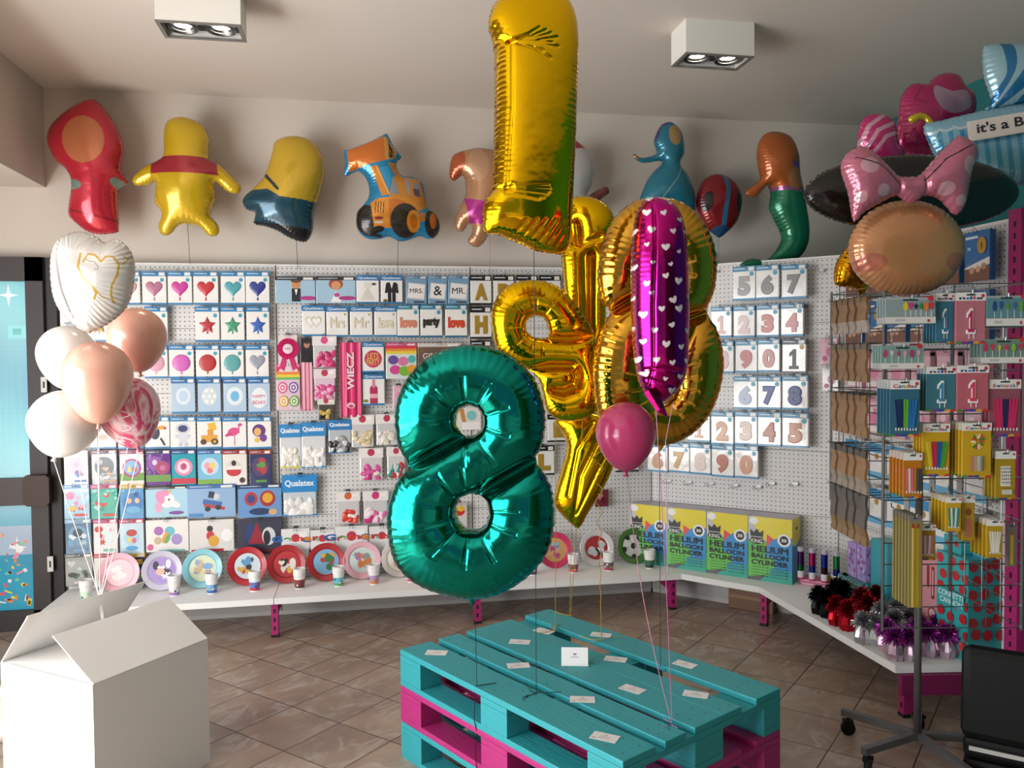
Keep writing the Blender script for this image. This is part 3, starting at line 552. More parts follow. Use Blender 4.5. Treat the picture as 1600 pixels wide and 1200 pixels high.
for (x0, x1, t, ds) in ((510, 544, 'Mrs', 'reading Mrs'), (547, 582, 'Mr', 'reading Mr'), (585, 620, 'love', 'reading love')):
    std(x0, 479, x1, 526, 'b', f'packet with pale cream lettering {ds}, {sr}', [('fig', .5, .54, .7, .36, 'e4dcc6', t), ('disc', .86, .26, .1, .08, 'c8a840')], head='2a78b4', label_strip=Q, headh=.17)
for (x0, x1, t, c, ds) in ((621, 655, 'love', 'd98a70', 'rose gold love lettering'), (657, 691, 'party', '2a2a2c', 'black party lettering'), (696, 730, 'love', 'd2452f', 'bright red love lettering')):
    std(x0, 477, x1, 527, 'b', f'packet with {ds}, {sr}', [('fig', .5, .54, .78, .34, c, t), ('disc', .84, .22, .18, .13, '3f9ab0')], head='3a86a8', foot_='2a6a94')
# novelties in the second bay
def rosette():
    c = hit(450, 545, (0, 1, 0), YB-.055); r = empty('party_rosette', c); tag(r, 'hot pink pleated party rosette with tails, top left of the novelties', 'rosette')
    q = MB()
    for k in range(28):
        a, b = 2*pi*k/28, 2*pi*(k+1)/28; m_ = (a+b)/2
        for (r0, r1) in ((.03, .062),):
            q.add([(r0*cos(a), 0, r0*sin(a)), (r1*cos(a), -.002, r1*sin(a)), (r1*1.04*cos(m_), -.009, r1*1.04*sin(m_)), (r0*cos(m_), -.006, r0*sin(m_))], [(0,1,2,3)], 'e0327c')
            q.add([(r0*cos(m_), -.006, r0*sin(m_)), (r1*1.04*cos(m_), -.009, r1*1.04*sin(m_)), (r1*cos(b), -.002, r1*sin(b)), (r0*cos(b), 0, r0*sin(b))], [(0,1,2,3)], 'c82468')
    q.build('pleats', M_print, r)
    q = MB(); dome(q, [(p[0]*.062, p[1]*.062) for p in SH['disc']], -.006, .006, 'f2d2de'); draw(q, .05, .05, [('txt', .5, .5, .6, .3, 'a0306a', 'party')], -.0125); q.build('button', M_print, r)
    for s in (-1, 1):
        q = MB(); q.add([(0, 0, -.03), (.03*s, 0, -.04), (.06*s, -.002, -.13), (.045*s, -.002, -.12), (.025*s, -.002, -.135)], [(0,1,2,3,4) if s < 0 else (4,3,2,1,0)], 'd42c74'); q.build('ribbon_tail', M_print, r)
    MB().box(-.055, .002, -.14, .055, .004, .085, 'e9d8dc').build('backing_card', M_print, r); hook('b', c+Vector((0, .055, .08)))
rosette()
swirl = []
for (x, y, c) in ((.26, .5, 'e04a8c'), (.72, .5, '7a4fb0'), (.3, .8, 'e0b42c'), (.74, .8, '6ab04a')):
    for k, rr in enumerate((.4, .3, .2, .1)): swirl.append(('disc', x, y, rr, rr*.62, c if k%2 == 0 else 'f2e6e0'))
packet(432, 570, 469, 641, 'b', 'rainbow packet of four paper pinwheels under the rosette', [('rect', .5, .1, 1, .1, 'd83a50'), ('rect', .5, .18, 1, .07, 'e88a3a'), ('rect', .5, .25, 1, .07, 'ead24a'), ('rect', .5, .3, 1, .05, '6ab86a')]+swirl, bg='e9c9d8', head='e05a94', headh=.06)
packet(469, 528, 490, 572, 'b', 'narrow packet with black ruffle beside the rosette', [('rect', .5, .7, .8, .5, '17151a'), ('disc', .5, .24, .44, .24, 'b98266'), ('disc', .5, .14, .4, .14, '2a1c18')], bg='3a3034')
def sash(x0, x1, y0, y1, label, c, txt=None):
    n, d, rz = PL['b']; A, B_, T_, Bo = hx(x0, (y0+y1)/2, YB-.06), hx(x1, (y0+y1)/2, YB-.06), hx((x0+x1)/2, y0, YB-.06), hx((x0+x1)/2, y1, YB-.06)
    w, h = B_.x-A.x, T_.z-Bo.z; r = empty('satin_banner', ((A.x+B_.x)/2, YB-.06, (T_.z+Bo.z)/2)); tag(r, label, 'sash')
    q = MB(); N_ = 10
    for k in range(N_):
        u0, u1 = -w/2+w*k/N_, -w/2+w*(k+1)/N_; f0, f1 = .006*sin(k*1.7), .006*sin((k+1)*1.7)
        q.add([(u0, f0, -h/2+(.01 if k%2 else 0)), (u1, f1, -h/2+(0 if k%2 else .01)), (u1, f1*.5, h/2), (u0, f0*.5, h/2)], [(0,1,2,3)], c)
        q.add([(u0, f0+.004, -h/2), (u1, f1+.004, -h/2), (u1, f1*.5+.004, h/2), (u0, f0*.5+.004, h/2)], [(3,2,1,0)], c)
    q.build('fabric', M_ribbon, r)
    if txt:
        q = MB(); put_text(q, txt, 0, h*.12, h*.5, w*.34, -.008, 'f0dfe2', .03, ang=pi/2, keep=False); draw(q, w, h, [('disc', .5, .84, .4, .08, 'e8c8d0'), ('disc', .5, .85, .24, .04, c)], -.008); q.build('lettering', M_print, r)
    hook('b', Vector(r.location)+Vector((0, .06, h/2))); return r
sash(471, 488, 566, 642, 'pale pink ribbon sash hanging under the black ruffle packet', 'e6a0b4')
sash(532, 564, 535, 652, 'hot pink satin sash with vertical white lettering', 'd6336f', 'WIECZ')
def bag(x0, x1, y0, y1, label, cols, headtxt=None, hc='ede8e6', name='balloon_bag', plane='b', off=.055, clear='cfcfd0', hh=.3, foot_=None, tint=None, big=False, n=16, hcol='c03a58', group=None):
    """header card over a clear bag holding loose balloons"""
    nn, d, rz = PL[plane]; dd = d-off; xc, yc = (x0+x1)/2, (y0+y1)/2
    A, B_, T_, Bo = hit(x0, yc, nn, dd), hit(x1, yc, nn, dd), hit(xc, y0, nn, dd), hit(xc, y1, nn, dd)
    w, h = (B_-A).length, T_.z-Bo.z; c = hit(xc, yc, nn, dd); c.z = (T_.z+Bo.z)/2
    r = empty(name, c, rz); tag(r, label, 'balloon bag', group)
    hm = MB(); hm.box(-w/2, -.002, h/2-h*hh, w/2, .014, h/2, hc)
    if headtxt: put_text(hm, headtxt[0], 0, h/2-h*hh*.5, w*.84, h*hh*.42, -.0024, headtxt[1], .03, keep=False)
    else: draw(hm, w, h*hh, [], 0); flat(hm, xf('disc', 0, h/2-h*hh*.45, w*.3, w*.3), -.0024, hcol); flat(hm, xf('rect', w*.28, h/2-h*hh*.35, w*.26, h*hh*.4), -.0026, 'f6f6f4')
    hm.build('header_card', M_print, r)
    q = MB(); q.cbox(-w*.47, .0, -h/2, w*.47, .02, h/2-h*hh*.9, .006, clear); q.build('clear_bag', M_film if not big else M_film, r)
    q = MB(); rr = random.Random(int(x0*7+y0))
    zlo, zhi = -h/2+.01, -h/2+h*(1-hh)*.62
    for k in range(n):
        x, z, a = rr.uniform(-w*.36, w*.36), rr.uniform(zlo, zhi), rr.uniform(0, pi); s_ = min(w, h)*rr.uniform(.16, .26)
        P = [(x+(p[0]*cos(a)-p[1]*.6*sin(a))*s_*1.6, z+(p[0]*sin(a)+p[1]*.6*cos(a))*s_*1.6) for p in SH['disc'][::2]]
        P = clip(P, -w*.46, -h/2+.004, w*.46, h/2-h*hh)
        if len(P) > 2: dome(q, P, .0, rr.uniform(.005, .012), rr.choice(cols))
    q.build('loose_balloons', M_latex, r)
    if foot_: MB().box(-w*.48, -.002, -h/2, w*.48, .021, -h/2+h*.035, foot_).build('foot_strip', M_print, r)
    hook(plane, c+Vector(nn)*off+Vector((0, 0, h/2-.008))); return r
bag(488, 526, 525, 575, 'header card bag with a hot pink glitter item beside the sash', ['d8407f', 'e070a0', 'c02c68'], hc='ece4e6', hcol='e0508c')
bag(490, 525, 576, 626, 'small bag of pink confetti under the glitter item bag', ['e0609c', 'f0a8c8', 'd43c84'], hc='ead8de', n=24, clear='e2c6d4')
bag(496, 523, 622, 656, 'tiny bag of gold and black confetti', ['b89a3c', '1f1d1e', 'd8be6a'], hc='e0dcd4', n=18, clear='4a463c')
std(566, 535, 600, 582, 'b', 'packet with a red pink disc reading lets party', [('disc', .5, .55, .8, .58, 'c73a5e'), ('txt', .5, .45, .5, .2, 'e8c85c', 'LETS', 1), ('txt', .5, .66, .6, .2, 'e8c85c', 'PARTY', 1)], head='2a78b4', label_strip=Q, headh=.15)
std(567, 585, 601, 633, 'b', 'packet with a pink champagne bottle picture', [('rect', .5, .7, .36, .5, 'b8305e'), ('disc', .5, .46, .36, .22, 'b8305e'), ('rect', .5, .3, .14, .26, 'd88a9c'), ('rect', .5, .7, .36, .14, 'e8b0c0'), ('disc', .14, .86, .24, .1, '7a8a3a')], head='2a78b4', label_strip=Q, headh=.15)
pom = [('disc', .24, .46, .34, .26, '6f4fa0'), ('disc', .56, .5, .34, .26, 'e07aa8'), ('disc', .84, .44, .24, .22, '4fb8b4'), ('disc', .3, .74, .36, .26, 'd84a98'), ('disc', .6, .78, .36, .28, '7ab83c'), ('disc', .84, .72, .3, .24, 'e8a03a')]
packet(603, 537, 651, 592, 'b', 'rainbow packet picturing six paper pompoms', [('rect', .5, .1, 1, .1, 'd83a50'), ('rect', .5, .18, 1, .08, 'e88a3a'), ('rect', .5, .25, 1, .08, 'ead24a')]+pom, bg='dfe6e4', head='e05a94', headh=.06)
packet(653, 537, 720, 600, 'b', 'wide brown packet lettered girl, partly behind the teal balloon', [('txt', .3, .3, .36, .14, 'e8e0dc', 'GIRL'), ('rect', .5, .7, .8, .3, '8f7a74')], bg='6b5853', head='cfc4be', headh=.08)
packet(614, 602, 632, 640, 'b', 'pink packet beside the champagne bottle packet', [('disc', .5, .4, .5, .24, 'e890b4')], bg='e8b8cc')
QL = ('Qualatex', 'f0f6fb')
bag(436, 472, 663, 731, 'tall clear bag of white latex balloons with blue top, left of a pair', ['f2efe8', 'e3ddd0', 'faf8f4'], hc='2d88c8', headtxt=QL, foot_='d8d23a', clear='d6dade', n=26)
bag(470, 510, 660, 731, 'tall clear bag of white latex balloons with blue top, right of a pair', ['f4f2ee', 'e6e2da', 'fbfaf8'], hc='2d88c8', headtxt=QL, foot_='3a8cc8', clear='d6dade', n=26)
bag(512, 550, 656, 708, 'blue topped bag of grey modelling balloons', ['5a5a5e', 'a8a8a8', 'd8d8d8', '2e2e32'], hc='2a7cbc', headtxt=QL, foot_='2a7cbc', clear='b8c0c8', n=22)
bag(548, 585, 648, 699, 'header bag of cream latex balloons', ['dcc9a0', 'c8b48a', 'e8dcc0'])
bag(587, 622, 647, 696, 'header bag of ivory white balloons beside the cream ones', ['e6e0d6', 'f0ece4', 'd4ccc0'])
bag(561, 599, 700, 751, 'header bag with magenta and white balloons', ['c83a8c', 'f0e8dc', 'd85a9c'])
bag(604, 634, 698, 748, 'header bag with teal and red balloons', ['2f8c8a', 'c83a48', 'e8e4dc'])
bag(441, 496, 742, 806, 'large blue topped bag of white balloons standing alone', ['f4f3f0', 'e2e0dc', 'ffffff'], hc='2488cc', headtxt=('Qualatex', 'dff0fa'), foot_='2488cc', clear='c6d2dc', hh=.42, n=22)
bag(525, 563, 768, 819, 'header bag with red and white balloons', ['e05a3c', 'f4efe8', 'd8403a'], hcol='d86a3a')
bag(567, 607, 767, 818, 'header bag with pink balloons beside the red ones', ['c8387c', 'e070a8', 'f0e0e8'], hcol='d03a7c')
def gbag(x0, x1, y0, y1, label, cols, gt='GEMAR'):
    r = bag(x0, x1, y0, y1, label, cols, hc='e9e8e8', clear='dfe2e6', hh=.5, n=18)
    h = max(abs(v.co.z) for v in [c for c in r.children if c.name.startswith('clear')][0].data.vertices)*2; w = max(abs(v.co.x) for v in [c for c in r.children if c.name.startswith('clear')][0].data.vertices)/.47*2
    q = MB(); L_ = 'Gemar'; cc = ['2f6ab4', '4a9a4a', 'd8403a', 'e08a2c', 'c03a48']
    put_word(q, L_, 0, h*.27, w*.84, h*.14, -.003, cc, .05)
    q.build('brand_lettering', M_print, r)
gbag(440, 484, 826, 890, 'white dotted bag of gold balloons, leftmost of the lettered bags', ['b89a4a', 'd0b870', 'c8a85c'])
gbag(485, 523, 828, 886, 'white dotted bag of tan balloons, second of the lettered bags', ['c0a070', 'd8c090', 'a88850'])
gbag(524, 575, 822, 890, 'white dotted bag of mixed rainbow balloons with lettered top', ['e08a2c', '7a4a9a', '4aa04a', 'd84a58', 'e8c83a'])
gbag(577, 617, 822, 886, 'white dotted bag of navy balloons beside the rainbow ones', ['1f3f7c', '2a5298', '18305f'])
# third bay: black topped letter packets
def letter(x0, x1, y0, y1, t, ds, **k): packet(x0, y0, x1, y1, 'b', f'black topped packet with a gold foil letter {ds}', [('fig', .5, .56, .6, .58, 'a8862c', t)], bg='efeeec', head='1d1a18', foot_='1d1a18', headh=.17)
for x0, x1, y0, y1, t, ds in ((735, 768, 431, 476, 'A', 'A, top row'), (771, 804, 431, 476, 'B', 'B, top row'), (807, 840, 431, 476, 'C', 'C, top row'), (843, 876, 431, 476, 'D', 'D, top row'),
        (735, 768, 480, 529, 'H', 'H, second row'), (771, 804, 480, 529, 'I', 'I, second row'), (735, 768, 533, 580, 'L', 'L, third row'),
        (856, 897, 648, 690, 'E', 'E, seen above the gold point'), (834, 866, 697, 742, 'L', 'L, seen right of the teal eight'), (963, 998, 690, 737, 'N', 'N, seen behind the pink balloon'), (800, 832, 697, 742, 'K', 'K, seen behind the teal eight')):
    letter(x0, x1, y0, y1, t, ds)
packet(712, 634, 752, 672, 'b', 'white packet with orange and aqua print seen through the teal eight', [('rect', .3, .5, .16, .8, 'c98a4e', .2), ('disc', .62, .4, .4, .4, '7fc8c8'), ('rect', .6, .82, .7, .3, 'f2f0ee')], bg='e4e2de')
packet(706, 786, 730, 830, 'b', 'red and yellow packet seen through the lower hole of the teal eight', [('disc', .5, .3, .7, .3, 'c83a2c'), ('disc', .6, .2, .5, .2, 'e8b83a')], bg='d8d4ce')
packet(930, 765, 951, 792, 'b', 'small dark red packet hanging low behind the gold balloons', [('disc', .4, .4, .4, .4, 'c87a8c'), ('disc', .6, .6, .4, .4, '5a2030')], bg='7a3440')
# angled corner bay: number packets
def num(x0, x1, y0, y1, t, c, label, **k):
    bw = k.pop('blk', False)
    packet(x0, y0, x1, y1, 'd', label, [('fig', .5, .58, .56, .6, c, t), ('disc', .84, .22, .2, .14, '3d9fb8' if not bw else 'b08a3a')], head='3f86ac' if not bw else '191615', foot_='2f86b6' if not bw else '191615', headh=.14, th=.03, off=.075, **k)
for a_ in ((1145, 1180, 417, 469, '5', 'a8a8aa', 'silver number 5'), (1181, 1217, 415, 467, '6', '8f9092', 'silver number 6'), (1221, 1260, 414, 466, '7', '86888b', 'silver number 7'),
          (1111, 1143, 480, 527, '1', 'e8c0bc', 'pale pink number 1'), (1146, 1179, 479, 527, '2', 'ecd6d4', 'glossy pale number 2'), (1182, 1217, 477, 526, '3', 'd08a88', 'pink number 3'), (1220, 1255, 475, 525, '4', 'd8a09c', 'pink number 4'),  # the two takes its pale tone from glare on the film
          (1113, 1146, 534, 583, '8', 'e0c0c4', 'pale number 8'), (1149, 1183, 533, 582, '9', 'c87f82', 'pink number 9'), (1184, 1218, 531, 581, '0', 'd29a98', 'pink number 0'),
          (1146, 1183, 589, 639, '6', 'b8c4dc', 'glossy white and blue number 6'), (1184, 1220, 589, 639, '7', '3a4a92', 'blue number 7'), (1222, 1262, 588, 640, '8', '28387e', 'navy number 8'),  # film glare is painted into the whitish blue of the six
          (1111, 1146, 644, 695, '2', 'd8a888', 'peach number 2'), (1148, 1183, 644, 695, '3', 'e6d4c8', 'glossy cream number 3'), (1184, 1220, 645, 697, '4', 'b87058', 'copper number 4'), (1222, 1263, 646, 699, '5', 'd0957a', 'rose gold number 5'),  # the three is coloured as washed out by glare
          (1012, 1043, 693, 737, '6', 'cda07c', 'tan number 6'), (1045, 1077, 693, 738, '7', 'cda870', 'gold number 7'), (1078, 1110, 694, 741, '8', 'e4d2cc', 'glossy pale number 8'), (1112, 1146, 696, 745, '9', 'b4664e', 'copper number 9'), (1148, 1184, 697, 747, '0', 'd29a7c', 'copper pink number 0'),  # the eight's pale colour includes the glare on its pouch
          (1075, 1109, 644, 690, '1', 'd8b094', 'peach number 1 behind the gold eight'), (1075, 1110, 534, 580, '7', 'd8a8a4', 'pink number 7 behind the gold eight')):
    row = {4: 'top row', 5: 'third row', 6: 'fifth row'}
    yy = a_[2]; rw = 'top row' if yy < 420 else 'second row' if yy < 481 else 'third row' if yy < 540 else 'fourth row' if yy < 600 else 'fifth row' if yy < 660 else 'lowest row'
    wd = dict(zip('1234567890', 'one two three four five six seven eight nine zero'.split())); lb6 = ' '.join(wd.get(x_, x_) for x_ in a_[6].split())
    num(*a_[:6], f'packet with {lb6} on the angled bay, {rw}')
num(1222, 1259, 531, 583, '1', '1c1b1a', 'black edged packet with a black number one on the angled bay', blk=True)
for (px, py) in ((1046, 753), (1078, 755), (1112, 757), (1150, 760), (1186, 762), (1207, 757), (1243, 758), (1120, 425), (1283, 425), (1258, 480)): 
    p = hit(px, py, PL['d'][0], PL['d'][1]); hook('d', p)
# packets between the angled bay and the rack, and on the right hand bay
def pinkpack(x0, x1, y0, y1, lb, bg='e0b4c4', c='c86a94'): packet(x0, y0, x1, y1, 'd', lb, [('disc', .6, .5, .5, .4, c), ('disc', .3, .76, .3, .2, 'b04a78'), ('disc', .68, .3, .3, .2, 'f0d0dc')], bg=bg, off=.06)
pinkpack(1281, 1308, 528, 570, 'pale pink floral packet at the right edge of the angled bay'); pinkpack(1284, 1310, 574, 612, 'pale packet with pink flower at the angled bay, below the floral one', 'e6dcdf', 'd07a9c')
sp_ = lambda y, z: (y, z)
def side(y, z, w, h, lb, its, bg, head=None, foot_=None, th=.03, off=.08):
    r = empty('balloon_packet', (XS-off, y, z), -pi/2); tag(r, lb, 'packet')
    MB().cbox(-w/2, -.001, -h/2, w/2, th, h/2, .0035, bg).build('pouch', M_film, r)
    q = MB(); draw(q, w, h, its, -.0012); q.build('printed_picture', M_print, r)
    if head: MB().box(-w/2, -.0028, h/2-.02, w/2, th, h/2+.004, head).build('header_card', M_print, r)
    hook('s', Vector((XS, y, z+h/2-.006)))
def sup(t): return [('rect', .5, .3, 1, .6, '2c6aa8'), ('rect', .5, .7, 1.3, .14, 'e8e4e0', .25), ('rect', .5, .88, 1, .28, '7a4f3e'), ('disc', .3, .78, .2, .14, 'c89a7c'), ('disc', .55, .76, .2, .14, 'd0a484'), ('disc', .78, .72, .2, .14, 'b8866a'), ('fig', .72, .3, .36, .34, 'b88a30', t), ('rect', .3, .12, .5, .05, 'e0ecf4'), ('rect', .2, .34, .14, .06, '8ac0e0')]
rows = [2.02, 1.76, 1.5, 1.26, 1.02, .78]
dig = list('1234567890')
nm_row = ['top row', 'second row', 'third row', 'fourth row', 'fifth row', 'lowest row']; pos = ['nearest the magenta upright', 'second from the upright', 'third from the upright', 'fourth from the upright', 'fifth from the upright', 'farthest from the upright']
for ri, z in enumerate(rows):
    for ci in range(6):
        y = 3.22+ci*.185
        lab = f'right hand bay, {nm_row[ri]}, {pos[ci]}'
        if ri < 2: side(y, z, .15, .22, f'blue packet with gold {["zero","nine","eight","seven","six","five"][ci]}, '+lab, sup(["0","9","8","7","6","5"][ci]), '2c6aa8', None)
        elif ri < 4: side(y, z, .14, .2, 'pink packet, '+lab, [('disc', .5, .5, .6, .4, 'd884a4'), ('disc', .36, .36, .26, .18, 'f2d4dc'), ('rect', .5, .84, .7, .14, 'efe6e6')], 'dcaebb', 'c890a4')
        else: side(y, z, .14, .2, 'white and blue packet, '+lab, [('rect', .5, .14, 1, .24, '3a90c4'), ('disc', .72, .36, .26, .18, 'b08840'), ('rect', .5, .86, 1, .18, '66aed6'), ('disc', .36, .55, .3, .24, 'd8d8da')], 'e9e8e6')
# ------------------------------------------------------------------ plates and cups on the base shelf
SZ = .235
def plate(px, py, label, rim, centre, its, R=.115, Y=5.12, name='paper_plate'):
    p = hit(px, py, (0, 1, 0), Y); r = empty(name, (p.x, Y, SZ+R*cos(.2)+.001), 0, -.2); tag(r, label, 'paper plate', None)
    q = MB(); q.lathe([(.0005, 0), (R*.66, 0), (R*.74, .008), (R*.98, .014), (R, .012), (R*.98, .01), (R*.74, .004), (R*.66, -.004), (.0005, -.004)], 40, rim, cols=[centre, rim, rim, rim, rim, 'ffffff', 'ffffff', 'ffffff'])
    q.v = [(x, -z, y) for x, y, z in q.v]; q.build('dish', M_print, r, smooth=True)
    q = MB(); draw(q, R*1.32, R*1.32, its, -.0004); q.build('printed_centre', M_print, r)
    return r
def cup(px, py, label, c1, c2, Y=4.98, n=3):
    p = hit(px, py, (0, 1, 0), Y); r = empty('paper_cup', (p.x, Y, SZ)); tag(r, label, 'paper cup')
    q = MB(); q.lathe([(.0005, 0), (.026, 0), (.0265, .003), (.034, .078), (.0365, .08), (.036, .083), (.0335, .082)]+[x for k in range(n) for x in ((.0345, .084+k*.011), (.037, .0905+k*.011), (.0365, .0935+k*.011))]+[(.033, .085+n*.011), (.026, .02)], 28, 'f2f1ef'); q.build('cup_body', M_print, r, smooth=True)
    q = MB(); q.lathe([(.0272, .006), (.0286, .022), (.0322, .056)], 28, c1, cols=[c2, c1]); 
    rr = random.Random(px)
    q.build('printed_band', M_print, r, smooth=True)
    q = MB()
    for k in range(9):
        a = 2*pi*k/9+rr.random()*.4; z = rr.uniform(.02, .048); R = .0275+(z-.006)*.095+.0006
        q.M = Matrix.Rotation(a, 4, 'Z') @ Matrix.Translation((0, -R, z)); flat(q, [(p_[0]*.012, p_[1]*.012) for p_ in SH['disc'][::3]], 0, rr.choice([c2, 'f2e9dc', 'e0b83a', '2f3f7a']))
    q.build('printed_spots', M_print, r); return r
F5 = [('disc', .5, .5, .94, .94, 'd8d7d4')]+[('disc', .5, .5, .26, .26, '2a2c2c')]+[('disc', .5+.44*cos(a), .5+.44*sin(a), .2, .24, '2f3131', a) for a in [pi/2+k*2*pi/5 for k in range(5)]]+[('rect', .5+.24*cos(a), .5+.24*sin(a), .2, .015, '8a8c8c', -a) for a in [pi/2+k*2*pi/5 for k in range(5)]]
pl = [(187, 905, 'pale pink paper plate behind the white box', 'efb6c4', 'f4c8d2', ['e0a0b0', 'c8d0a0', 'f2e4e0']), (254, 905, 'lavender paper plate with silver rim', 'c8c4d8', 'a88fd0', ['8f6ac0', 'efeaf4', '2c2834', 'e8b8a8']), (317, 903, 'aqua rimmed paper plate with pale yellow centre', '8ecfdc', 'dfe6c4', ['d8b88c', 'e8d080', 'c86a8c', '8ab0d8']),
      (387, 897, 'red rimmed paper plate with blue and yellow print', 'b8202c', 'cfe0ea', ['2a2628', 'e0a83a', 'c8303a', '5a9ac8']), (448, 894, 'dark red paper plate with yellow print', 'a8242c', 'b83038', ['e0b040', '3a2a28', 'e8e0d8']), (510, 891, 'red rimmed paper plate with sky blue centre', 'b02a34', '7fb4d8', ['6a4a34', 'e0a83a', 'b83a42', '3f7a4a']),
      (566, 889, 'pale pink rimmed paper plate with green and orange print', 'e8b4c0', 'cfe0dc', ['8a9a9c', 'd8804a', '6ab08a', 'b0789c']), (625, 889, 'white paper plate with small brown figure print', 'e4ddd8', 'f0e8e0', ['8a4a3a', 'e8b88a', 'e0c04a']), (867, 871, 'hot pink rimmed paper plate with brown print', 'd23a6a', 'd8a868', ['6a4a30', 'e0a888', 'c04a8a', '9ac0d8']),
      (932, 869, 'white and red paper plate with grey print', 'dcd8d8', 'a8343c', ['e6e6e8', '2a2c30', 'c8ccd0'])]
SHP = {1: 5.12}
for px, py, lb, rim, cen, cs in pl:
    rr = random.Random(px); its = []
    for k in range(8): its.append((rr.choice(['disc', 'disc', 'heart', 'flower']), rr.uniform(.25, .75), rr.uniform(.25, .75), rr.uniform(.2, .36), rr.uniform(.2, .36), rr.choice(cs)))
    plate(px, py, lb+' leaning on the pegboard', rim, cen, its)
plate(990, 863, 'green paper plate printed with a black and white football', '4f7a3a', '4f7a3a', F5)
cups = [(134, 916, 'pale mint cup', 'd8ecd8', 'a8d0b0'), (272, 912, 'white and lilac cup', 'e8e6ee', '9a7ac0'), (331, 917, 'blue and yellow printed cup', '7ab0d8', '3f6ab4'), (398, 912, 'blue and red printed cup', '5a7ac0', 'c8303a'), (468, 908, 'dark red printed cup', '8a3a3c', '5a2a2c'), (529, 905, 'sky blue and green printed cup', '6ac0d0', '58a868'),
        (584, 903, 'lilac and orange printed cup', 'b898c8', 'd88a5a'), (643, 900, 'pink printed cup', 'e8a8b4', 'd0607c'), (832, 893, 'grey pink printed cup', 'a87a8c', '5a4a6a'), (896, 888, 'brown and pink printed cup', '8a5a4a', 'd8607c'), (951, 884, 'grey and red printed cup', '6a5a64', 'b03a44'), (1015, 880, 'dark green printed cup', '3f6a4a', '2a4a34')]
for px, py, lb, c1, c2 in cups: cup(px, py, f'white stacked paper cups, {lb} lowest, in front of the plates', c1, c2)
# ------------------------------------------------------------------ helium boxes on the angled shelf
def helium(cx, cy, label, first=[None]):
    w, d, h = .262, .165, .385
    if first[0] is not None: return dup(first[0], (cx, cy, SZ), -pi/4+.0, label)
    r = empty('helium_cylinder_box', (cx, cy, SZ), -pi/4); tag(r, label, 'cardboard box', 'helium cylinder boxes on the angled shelf'); first[0] = r
    MB().cbox(-w/2, -d/2, 0, w/2, d/2, h, .002, 'b3abb8').build('carton', M_print, r)
    y = -d/2-.0004; q = MB(); q.M = Matrix.Translation((0, 0, h/2))
    def D_(k, x, yy, a, b, c, *e): 
        P = clip(xf(k, (x-.5)*w, (.5-yy)*h, a*w, b*h, e[0] if e else 0), -w/2, -h/2, w/2, h/2)
        D_.y -= .0003
        if P: flat(q, P, D_.y, c)
    D_.y = y
    D_('rect', .5, .5, 1, 1, '5cb84e'); D_('rect', .1, .1, .9, .7, 'c6c6ca'); D_('disc', .25, .62, 1.0, .5, '66c04e'); D_('disc', .86, .02, 1.5, .86, 'e6d52c'); D_('tri', .5, .35, .34, .2, 'e0504a', .5)
    D_('disc', .86, .63, .96, .72, '3a96d8'); D_('disc', .1, 1.0, .7, .3, '6a6a70'); D_('disc', .8, 1.05, 1.1, .36, '3fae9c'); D_('disc', .2, .78, .9, .3, '70c85a', .3); D_('rect', .75, .84, .5, .1, '3aa0a8'); 
    D_('disc', .13, .07, .22, .11, 'f2f1ee'); D_('disc', .82, .33, .3, .2, 'f2f2f0'); D_('disc', .82, .33, .2, .14, '1c1c1e'); D_('crown', .2, .25, .28, .12, '1c1c1e'); D_('rect', .2, .34, .26, .03, '1c1c1e'); D_('disc', .2, .38, .34, .1, '1c1c1e')
    y = D_.y-.0003
    put_text(q, '30', .32*w, .17*h, .12*w, .05*h, y, 'f2f2f0', .03, keep=False); put_text(q, 'KING', -.3*w, .12*h, .26*w, .06*h, y, 'e8f0e0', .015, keep=False)
    put_text(q, 'HELIUM', -.0*w, .0*h, .84*w, .1*h, y, '16161a', .032, keep=False); put_text(q, 'BALLOON', -.0*w, -.11*h, .84*w, .075*h, y, '16161a', .032, keep=False); put_text(q, 'CYLINDER', .0*w, -.21*h, .84*w, .078*h, y, '16161a', .032, keep=False)
    for j in range(4):
        for s in (-.22, .22):
            flat(q, [((s-.18)*w, (-.29-.045*j)*h), ((s+.12)*w, (-.29-.045*j)*h), ((s+.12)*w, (-.283-.045*j)*h), ((s-.18)*w, (-.283-.045*j)*h)], y, '2a5a3a'); flat(q, [((s+.14)*w, (-.292-.045*j)*h), ((s+.19)*w, (-.292-.045*j)*h), ((s+.19)*w, (-.28-.045*j)*h), ((s+.14)*w, (-.28-.045*j)*h)], y, '16161a')
    q.build('front_print', M_print, r)
    q = MB(); q.M = Matrix.Translation((w/2+.0004, 0, h/2)) @ Matrix.Rotation(pi/2, 4, 'Z')
    for k, (P, c) in enumerate(((xf('rect', 0, 0, d, h), '3a96d8'), (clip(xf('disc', -.1*d, .38*h, 1.6*d, .62*h), -d/2, -h/2, d/2, h/2), 'e2cf36'), (clip(xf('disc', 0, -.5*h, 1.4*d, .3*h), -d/2, -h/2, d/2, h/2), '3fae9c'), (xf('rect', 0, .34*h, .3*d, .04*h), '201c1c'))): flat(q, P, -.0003*(k+1), c)
    q.build('side_print', M_print, r); return r
cen = Vector((0, 0)); hb_pos = []
pA = hit(1104, 893, (0, 0, 1), SZ); c0 = (pA.x+pA.y)*S2
for k, px in enumerate((1013, 1075, 1136, 1201)):
    p = hit(px, 880, (S2, S2, 0), 4.885); hb_pos.append(p)
t0_ = (hb_pos[1]-hb_pos[0]).length
base = Vector((1.904, YB, 0)); dirv = Vector((S2, -S2, 0)); nrm = Vector((S2, S2, 0))
tt = [(p.x-base.x)*S2-(p.y-base.y)*S2 for p in hb_pos]
c_t = sum(tt)/4
